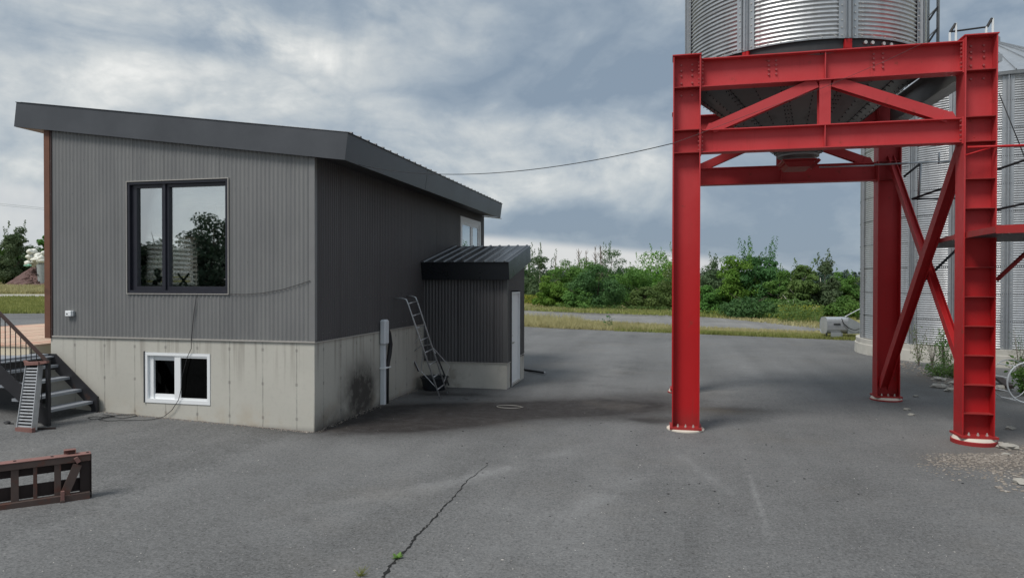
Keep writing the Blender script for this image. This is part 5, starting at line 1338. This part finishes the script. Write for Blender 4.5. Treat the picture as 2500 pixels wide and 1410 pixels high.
# bare grey trees
for i, (px, ty, lb) in enumerate(((1412, 606, 'leftmost bare grey tree sticking up behind the bushes'), (1430, 612, 'second bare grey tree behind the bushes'), (1452, 602, 'bare grey tree left of the dark pointed tree'), (1355, 622, 'faint bare tree nearest the annex'), (1465, 600, 'bare tree touching the dark pointed tree'))):
    d = ray(px, 688); p = V((d.x*78, d.y*78, 0)); s_ = (p-CAM).dot(FW)/F; h = CH+(688-ty)*s_; rnd = random.Random(i+70)
    t = thing('bare_tree', p, lb, 'tree', 'bare grey trees'); mb = MB(); mb.tube([p, p+V((.1, 0, h*.6)), p+V((0, 0, h))], [.09, .06, .02], 6)
    obj('trunk', mb, 'baregrey', t); mb = MB()
    for j in range(46):
        t_ = rnd.uniform(.3, .97); b0 = p+V((.08, 0, h*t_)); a = rnd.uniform(0, 2*pi); L_ = (1.25-t_)*h*.22*rnd.uniform(.5, 1.2); e_ = b0+V((cos(a)*L_*.55, sin(a)*L_*.55, L_)); mb.tube([b0, b0.lerp(e_, .5)+V((0, 0, -.03)), e_], [.03, .02, .012], 3, cap=False)
    obj('branches', mb, 'baregrey', t)
# far forest: reads as one mass
far = MB(); rnd = random.Random(5)
def far_band(px0, px1, step, dist, top, jit, ls, nl, seedb):
    px = px0
    while px < px1:
        d = ray(px, 688); d = V((d.x, d.y, 0)).normalized(); p = d*dist*rnd.uniform(.97, 1.05); s_ = p.dot(FW)/F; h = CH+(688-top)*s_*1.0+rnd.uniform(-jit, jit); w_ = step*s_*2.2
        c_ = crown((p.x, p.y), w_*1.3, h-.3, hgt(p.x, p.y)+.3, seedb+int(px), nl, ls, 26, 0, 'oval'); b_ = len(far.v); far.v += c_.v; far.f += [tuple(b_+i for i in f_) for f_ in c_.f]; px += step*rnd.uniform(.7, 1.2)
far_band(1120, 2200, 13, 210, 662, .9, .7, 800, 100)
far_band(1240, 2150, 16, 104, 676, .5, .40, 700, 3000)
obj('far_forest', far, 'leaffar', kind='stuff')
# trees left of the building
G2 = 'trees left of the building'
for i, (px, by, wd, ty, m, lb, sp) in enumerate(((38, 692, 100, 556, 'leafgrey', 'pale topped tree standing tallest at the left edge', 4), (8, 690, 90, 590, 'leafmid', 'dark tree cut by the left photo edge', 0), (108, 690, 80, 572, 'leafmid', 'green tree touching the brown corner board', 0), (68, 690, 100, 588, 'leafgrey', 'dark tree between the tall one and the corner board', 0), (150, 690, 90, 585, 'leafmid', 'green tree hidden by the building', 2), (-60, 690, 110, 585, 'leafmid', 'green tree outside the left edge', 2))):
    tree('tree', px, by, wd, ty, m, lb, 'tree', G2, 200+i, n_leaf=8000, ls=.28, spiky=sp, dist=82+i*2, clumps=40)
# gravel heap, tub with white plastic
p = tp(50, 697); s_ = (p-CAM).dot(FW)/F
HPX = MB(); c0 = V((p.x, p.y+1.5, p.z-.1)); rnd = random.Random(2)
nn_, mm_ = 44, 14
for j in range(mm_+1):
    t_ = j/mm_
    for i in range(nn_):
        a = 2*pi*i/nn_; r = (1-t_)*(58*s_)*1.35*(1+.06*sin(3*a+1)+.05*rnd.uniform(-1, 1)); HPX.v.append((c0.x+r*cos(a)+.4, c0.y+r*.8*sin(a), c0.z+(t_**.9)*58*s_+rnd.uniform(-.03, .03)))
for j in range(mm_):
    for i in range(nn_): a = j*nn_+i; b = j*nn_+(i+1) % nn_; HPX.f.append((a, b, b+nn_, a+nn_))
for i in range(500):
    a = rnd.uniform(0, 2*pi); t_ = rnd.random(); r = (1-t_)*58*s_*1.35; q = V((c0.x+r*cos(a)+.4, c0.y+r*.8*sin(a), c0.z+t_**.9*58*s_)); HPX.blobby(q, .07*rnd.uniform(.5, 1.5), .07, .06, i, .3, 5, 3)
o = obj('gravel_heap', HPX, 'heap', None, 'reddish brown heap of crushed stone beyond the grass on the left', 'gravel heap')
p = tp(104, 697); p = p*.97; p.z = hgt(p.x, p.y); s_ = (p-CAM).dot(FW)/F
t = thing('metal_bin', p, 'tall grey metal bin beside the reddish heap', 'bin'); mb = MB(); mb.lathe((p.x, p.y, p.z), [(.001, 0), (9*s_, 0), (12.5*s_, 54*s_), (13*s_, 54*s_), (11*s_, 50*s_), (.001, 50*s_)], 20); obj('body', mb, 'tin', t)
mb = MB(); mb.tube([p+V((-6*s_, -11*s_, 26*s_)), p+V((-3*s_, -12*s_, 30*s_)), p+V((0, -12*s_, 27*s_))], .04, 5); obj('handle', mb, 'rubber', t)
t = thing('white_plastic_bundle', p+V((0, 0, 54*s_)), 'bulging white plastic film stuffed in the metal bin', 'plastic film'); mb = MB(); rnd = random.Random(77)
for i in range(26): mb.blobby(p+V((rnd.uniform(-36, 12)*s_, rnd.uniform(-8, 8)*s_, rnd.uniform(54, 86)*s_)), 8*s_*rnd.uniform(.6, 1.4), 8*s_, 7*s_*rnd.uniform(.6, 1.3), i+300, .3, 8, 6)
obj('film', mb, 'plastic', t, smooth=True)
mb = MB(); mb.blobby(p+V((-34*s_, -9*s_, 52*s_)), 11*s_, 3*s_, 3*s_, 6, .3); obj('teal_wrap', mb, 'teal', t)

# grass, straw and flowers
def blades(mb, poly_px, n_, h0, h1, rnd, wd=.02, quadf=tp, lean=.35):
    """poly_px: list of 4 photo corners (tl,tr,br,bl)"""
    a, b, c_, d_ = [quadf(*q) for q in poly_px]
    for _ in range(n_):
        u_, v_ = rnd.random(), rnd.random(); p_ = a.lerp(b, u_).lerp(d_.lerp(c_, u_), v_); h = rnd.uniform(h0, h1)
        an = rnd.uniform(0, pi); dx_, dy_ = cos(an)*wd*rnd.uniform(.6, 1.4), sin(an)*wd; lx, ly = rnd.gauss(0, lean)*h, rnd.gauss(0, lean)*h
        k_ = len(mb.v); mb.v += [(p_.x-dx_, p_.y-dy_, p_.z-.03), (p_.x+dx_, p_.y+dy_, p_.z-.03), (p_.x+lx, p_.y+ly, p_.z+h)]; mb.f.append((k_, k_+1, k_+2))
rnd = random.Random(99)
dry = MB()
blades(dry, [(1270, 777), (1640, 799), (1640, 811), (1270, 796)], 15000, .06, .28, rnd, .022)
blades(dry, [(1270, 778), (1420, 786), (1420, 800), (1270, 797)], 2200, .2, .6, rnd, .018)
blades(dry, [(1640, 797), (2080, 815), (2080, 829), (1640, 812)], 9000, .05, .18, rnd, .022)
blades(dry, [(1270, 744), (1640, 756), (1640, 768), (1270, 757)], 9000, .06, .28, rnd, .05)
blades(dry, [(1700, 760), (2090, 778), (2090, 812), (1700, 770)], 7000, .05, .2, rnd, .05)
blades(dry, [(-30, 700), (125, 700), (125, 716), (-30, 716)], 4000, .1, .35, rnd, .06)
obj('dry_grass', dry, 'grassdry', kind='stuff')
gr = MB()
blades(gr, [(1700, 812), (2090, 822), (2090, 831), (1700, 815)], 9000, .05, .2, rnd, .022)
blades(gr, [(1500, 800), (1700, 806), (1700, 815), (1500, 808)], 2500, .06, .25, rnd, .022)
blades(gr, [(1270, 750), (2090, 775), (2090, 785), (1270, 757)], 5000, .08, .28, rnd, .05)
blades(gr, [(-30, 726), (125, 726), (125, 765), (-30, 765)], 9000, .05, .22, rnd, .035)
obj('green_grass', gr, 'grassgreen', kind='stuff')
gd = MB()
def fleck(mb, poly_px, n_, h0, h1, s_, rnd):
    a, b, c_, d_ = [tp(*q) for q in poly_px]
    for _ in range(n_):
        u_, v_ = rnd.random(), rnd.random(); p_ = a.lerp(b, u_).lerp(d_.lerp(c_, u_), v_); p_.z += rnd.uniform(h0, h1); leaf(mb, p_, V((rnd.uniform(-1, 1), rnd.uniform(-1, 1), rnd.uniform(-.2, 1))).normalized(), s_*rnd.uniform(.6, 1.3), rnd)
fleck(gd, [(1265, 742), (1400, 745), (1400, 748), (1265, 745)], 2600, .0, .95, .16, rnd)
fleck(gd, [(1900, 778), (2010, 780), (2010, 788), (1900, 786)], 900, .1, 1.0, .13, rnd); fleck(gd, [(1710, 768), (1900, 778), (1900, 782), (1710, 772)], 500, .0, .4, .12, rnd)
obj('goldenrod_bank', gd, 'goldenrod', kind='stuff')
gw = MB()
fleck(gw, [(1900, 780), (2010, 782), (2010, 790), (1900, 788)], 1500, 0, .9, .14, rnd); fleck(gw, [(1700, 766), (1900, 776), (1900, 782), (1700, 772)], 1500, 0, .45, .14, rnd); fleck(gw, [(1340, 752), (1650, 762), (1650, 768), (1340, 757)], 1700, 0, .5, .13, rnd)
obj('weed_fringe', gw, 'leafolive', kind='stuff')
# weeds by the silo pad
def weed(name, px, by, h, lab, m, seed, n_=300, w_=.35, ls=.045, stems=7, cat='weed', grp='weeds at the foot of the silo pad'):
    p_ = tp(px, by); r_ = random.Random(seed); t = thing(name, p_, lab, cat, grp); ms = MB(); ml = MB()
    for i in range(stems):
        a = r_.uniform(0, 2*pi); e_ = p_+V((cos(a)*w_*r_.random(), sin(a)*w_*r_.random(), h*r_.uniform(.55, 1))); ms.tube([p_, p_.lerp(e_, .5)+V((0, 0, .05*h)), e_], [.008, .006, .003], 4)
        for j in range(n_//stems):
            t_ = r_.uniform(.12, 1.0); q_ = p_.lerp(e_, t_)+V((r_.gauss(0, .07), r_.gauss(0, .07), r_.gauss(0, .03)))*(w_/.35); leaf(ml, q_, V((r_.uniform(-1, 1), r_.uniform(-1, 1), r_.uniform(0, 1))).normalized(), ls*r_.uniform(.6, 1.5), r_)
    obj('stems', ms, 'baregrey', t); obj('leaves', ml, m, t)
weed('weed', 2243, 893, 1.15, 'tall yellowish weed left against the silo pad', 'leafolive', 1, 420)
weed('weed', 2275, 900, 1.3, 'tallest twiggy weed in the middle of the pad weeds', 'leafgrey', 2, 360, .4, .04, 9)
weed('weed', 2305, 905, 1.2, 'dark leafy weed just left of the right column', 'leafmid', 3, 600, .4, .06)
weed('weed', 2320, 915, .8, 'spreading yellow weed behind the right column edge', 'leafolive', 4, 500, .5, .05)
weed('weed', 2290, 918, .35, 'low mat of green weed under the taller ones', 'leafolive', 5, 800, .6, .05, 14)
weed('weed', 2330, 922, .35, 'low green weed at the right column edge', 'leafolive', 6, 500, .5, .05, 12)
weed('weed', 2222, 880, .5, 'small dry stalk leftmost at the pad', 'grassdry', 7, 60, .3, .03, 4)
weed('weed', 2440, 890, 1.0, 'grey weed touching the right side of the right column', 'leafgrey', 8, 260, .3, .04)
weed('weed', 2488, 905, 1.2, 'twiggy grey weed at the right edge by the pad', 'leafgrey', 9, 380, .4, .045)
weed('weed', 2500, 965, .9, 'leafy dark weed inside the white hoop', 'leafmid', 10, 420, .35, .09)
weed('weed', 1487, 803, .9, 'single dark sapling in the dry grass strip', 'leafdark', 12, 60, .45, .11, 5, grp=None)
# weed in the crack
p = oz(970, 1362); t = thing('crack_weed', p, 'small bright green weed growing out of the crack', 'weed'); r_ = random.Random(3); ml = MB()
for i in range(15):
    a = r_.uniform(0, 2*pi); L_ = r_.uniform(.035, .07); d = V((cos(a), sin(a), r_.uniform(.2, 1.1))).normalized(); sdv = d.cross(V((0, 0, 1))).normalized()*L_*.26
    k_ = len(ml.v); b0 = p+V((0, 0, .002)); ml.v += [tuple(b0), tuple(b0+d*L_*.55+sdv), tuple(b0+d*L_), tuple(b0+d*L_*.55-sdv)]; ml.f.append((k_, k_+1, k_+2, k_+3))
obj('leaves', ml, leafmat('bright_weed_leaves', (.14, .26, .06), (.20, .33, .08)), t)
p = oz(880, 1405); t = thing('dry_tuft', p, 'dry straw tuft at the bottom edge left of the crack', 'grass tuft'); ml = MB()
for i in range(40):
    a = r_.uniform(0, 2*pi); e_ = p+V((cos(a)*.10*r_.random(), sin(a)*.06, r_.uniform(.02, .09))); ml.tube([p+V((r_.uniform(-.02, .02), 0, 0)), e_], [.002, .0008], 3)
obj('blades', ml, 'grassgreen', t)

# behind the camera: the trees and shed that the big window mirrors
G3 = 'trees behind the camera mirrored in the window'
for i, (x_, y_, h, w_) in enumerate(((-47, -44, 9.2, 11), (-40, -46, 9.0, 10), (-56, -46, 6.6, 9), (-65, -50, 6.4, 10), (-75, -50, 6.2, 11), (-33, -50, 8, 10), (-86, -46, 7, 12), (-25, -52, 8, 11), (-52, -50, 6.8, 9))):
    z_ = hgt(x_, y_); t = thing('tree', (x_, y_, z_), ('tallest dark tree mirrored in the big window', 'second tallest dark tree mirrored in the big window', 'low tree mirrored in the left pane', 'wide tree at the left end of the mirrored row', 'tree outermost but one in the mirrored row', 'tree behind the camera beside the second tallest mirrored one', 'outermost tree of the mirrored row', 'tree behind the camera nearest the shed side of the row', 'tree behind the tallest mirrored tree')[i], 'tree', G3)
    obj('trunk', trunk((x_, y_), h*.7, .18, 400+i, wx=w_, bot=z_), 'bark', t); obj('crown', crown((x_, y_), w_, h-.2-z_, z_+.2, 500+i, 11000, .5, 46, 0), 'leafshade', t)
SH = thing('white_shed', (-36, -34, hgt(-36, 0)), 'small white shed behind the camera, mirrored in the window', 'shed'); z_ = hgt(-36, 0)
mb = MB(); mb.box(-37, -32, -36, -32, z_, z_+1.45); obj('wall', mb, simple('weathered_white_boards', (.30, .30, .29), .8), SH); mb = MB(); mb.hull8([(-37.2, -36.3, z_+1.46), (-31.8, -36.3, z_+1.46), (-31.8, -31.7, z_+1.46), (-37.2, -31.7, z_+1.46), (-37.2, -34.1, z_+1.9), (-31.8, -34.1, z_+1.9), (-31.8, -33.9, z_+1.9), (-37.2, -33.9, z_+1.9)]); obj('roof', mb, 'soffdark', SH)
mb = MB(); mb.box(-36, -35.6, -31.98, -31.95, z_+.7, z_+1.15); obj('window', mb, 'dark_in', SH)

for o in things:
    if '_base' in o: del o['_base']
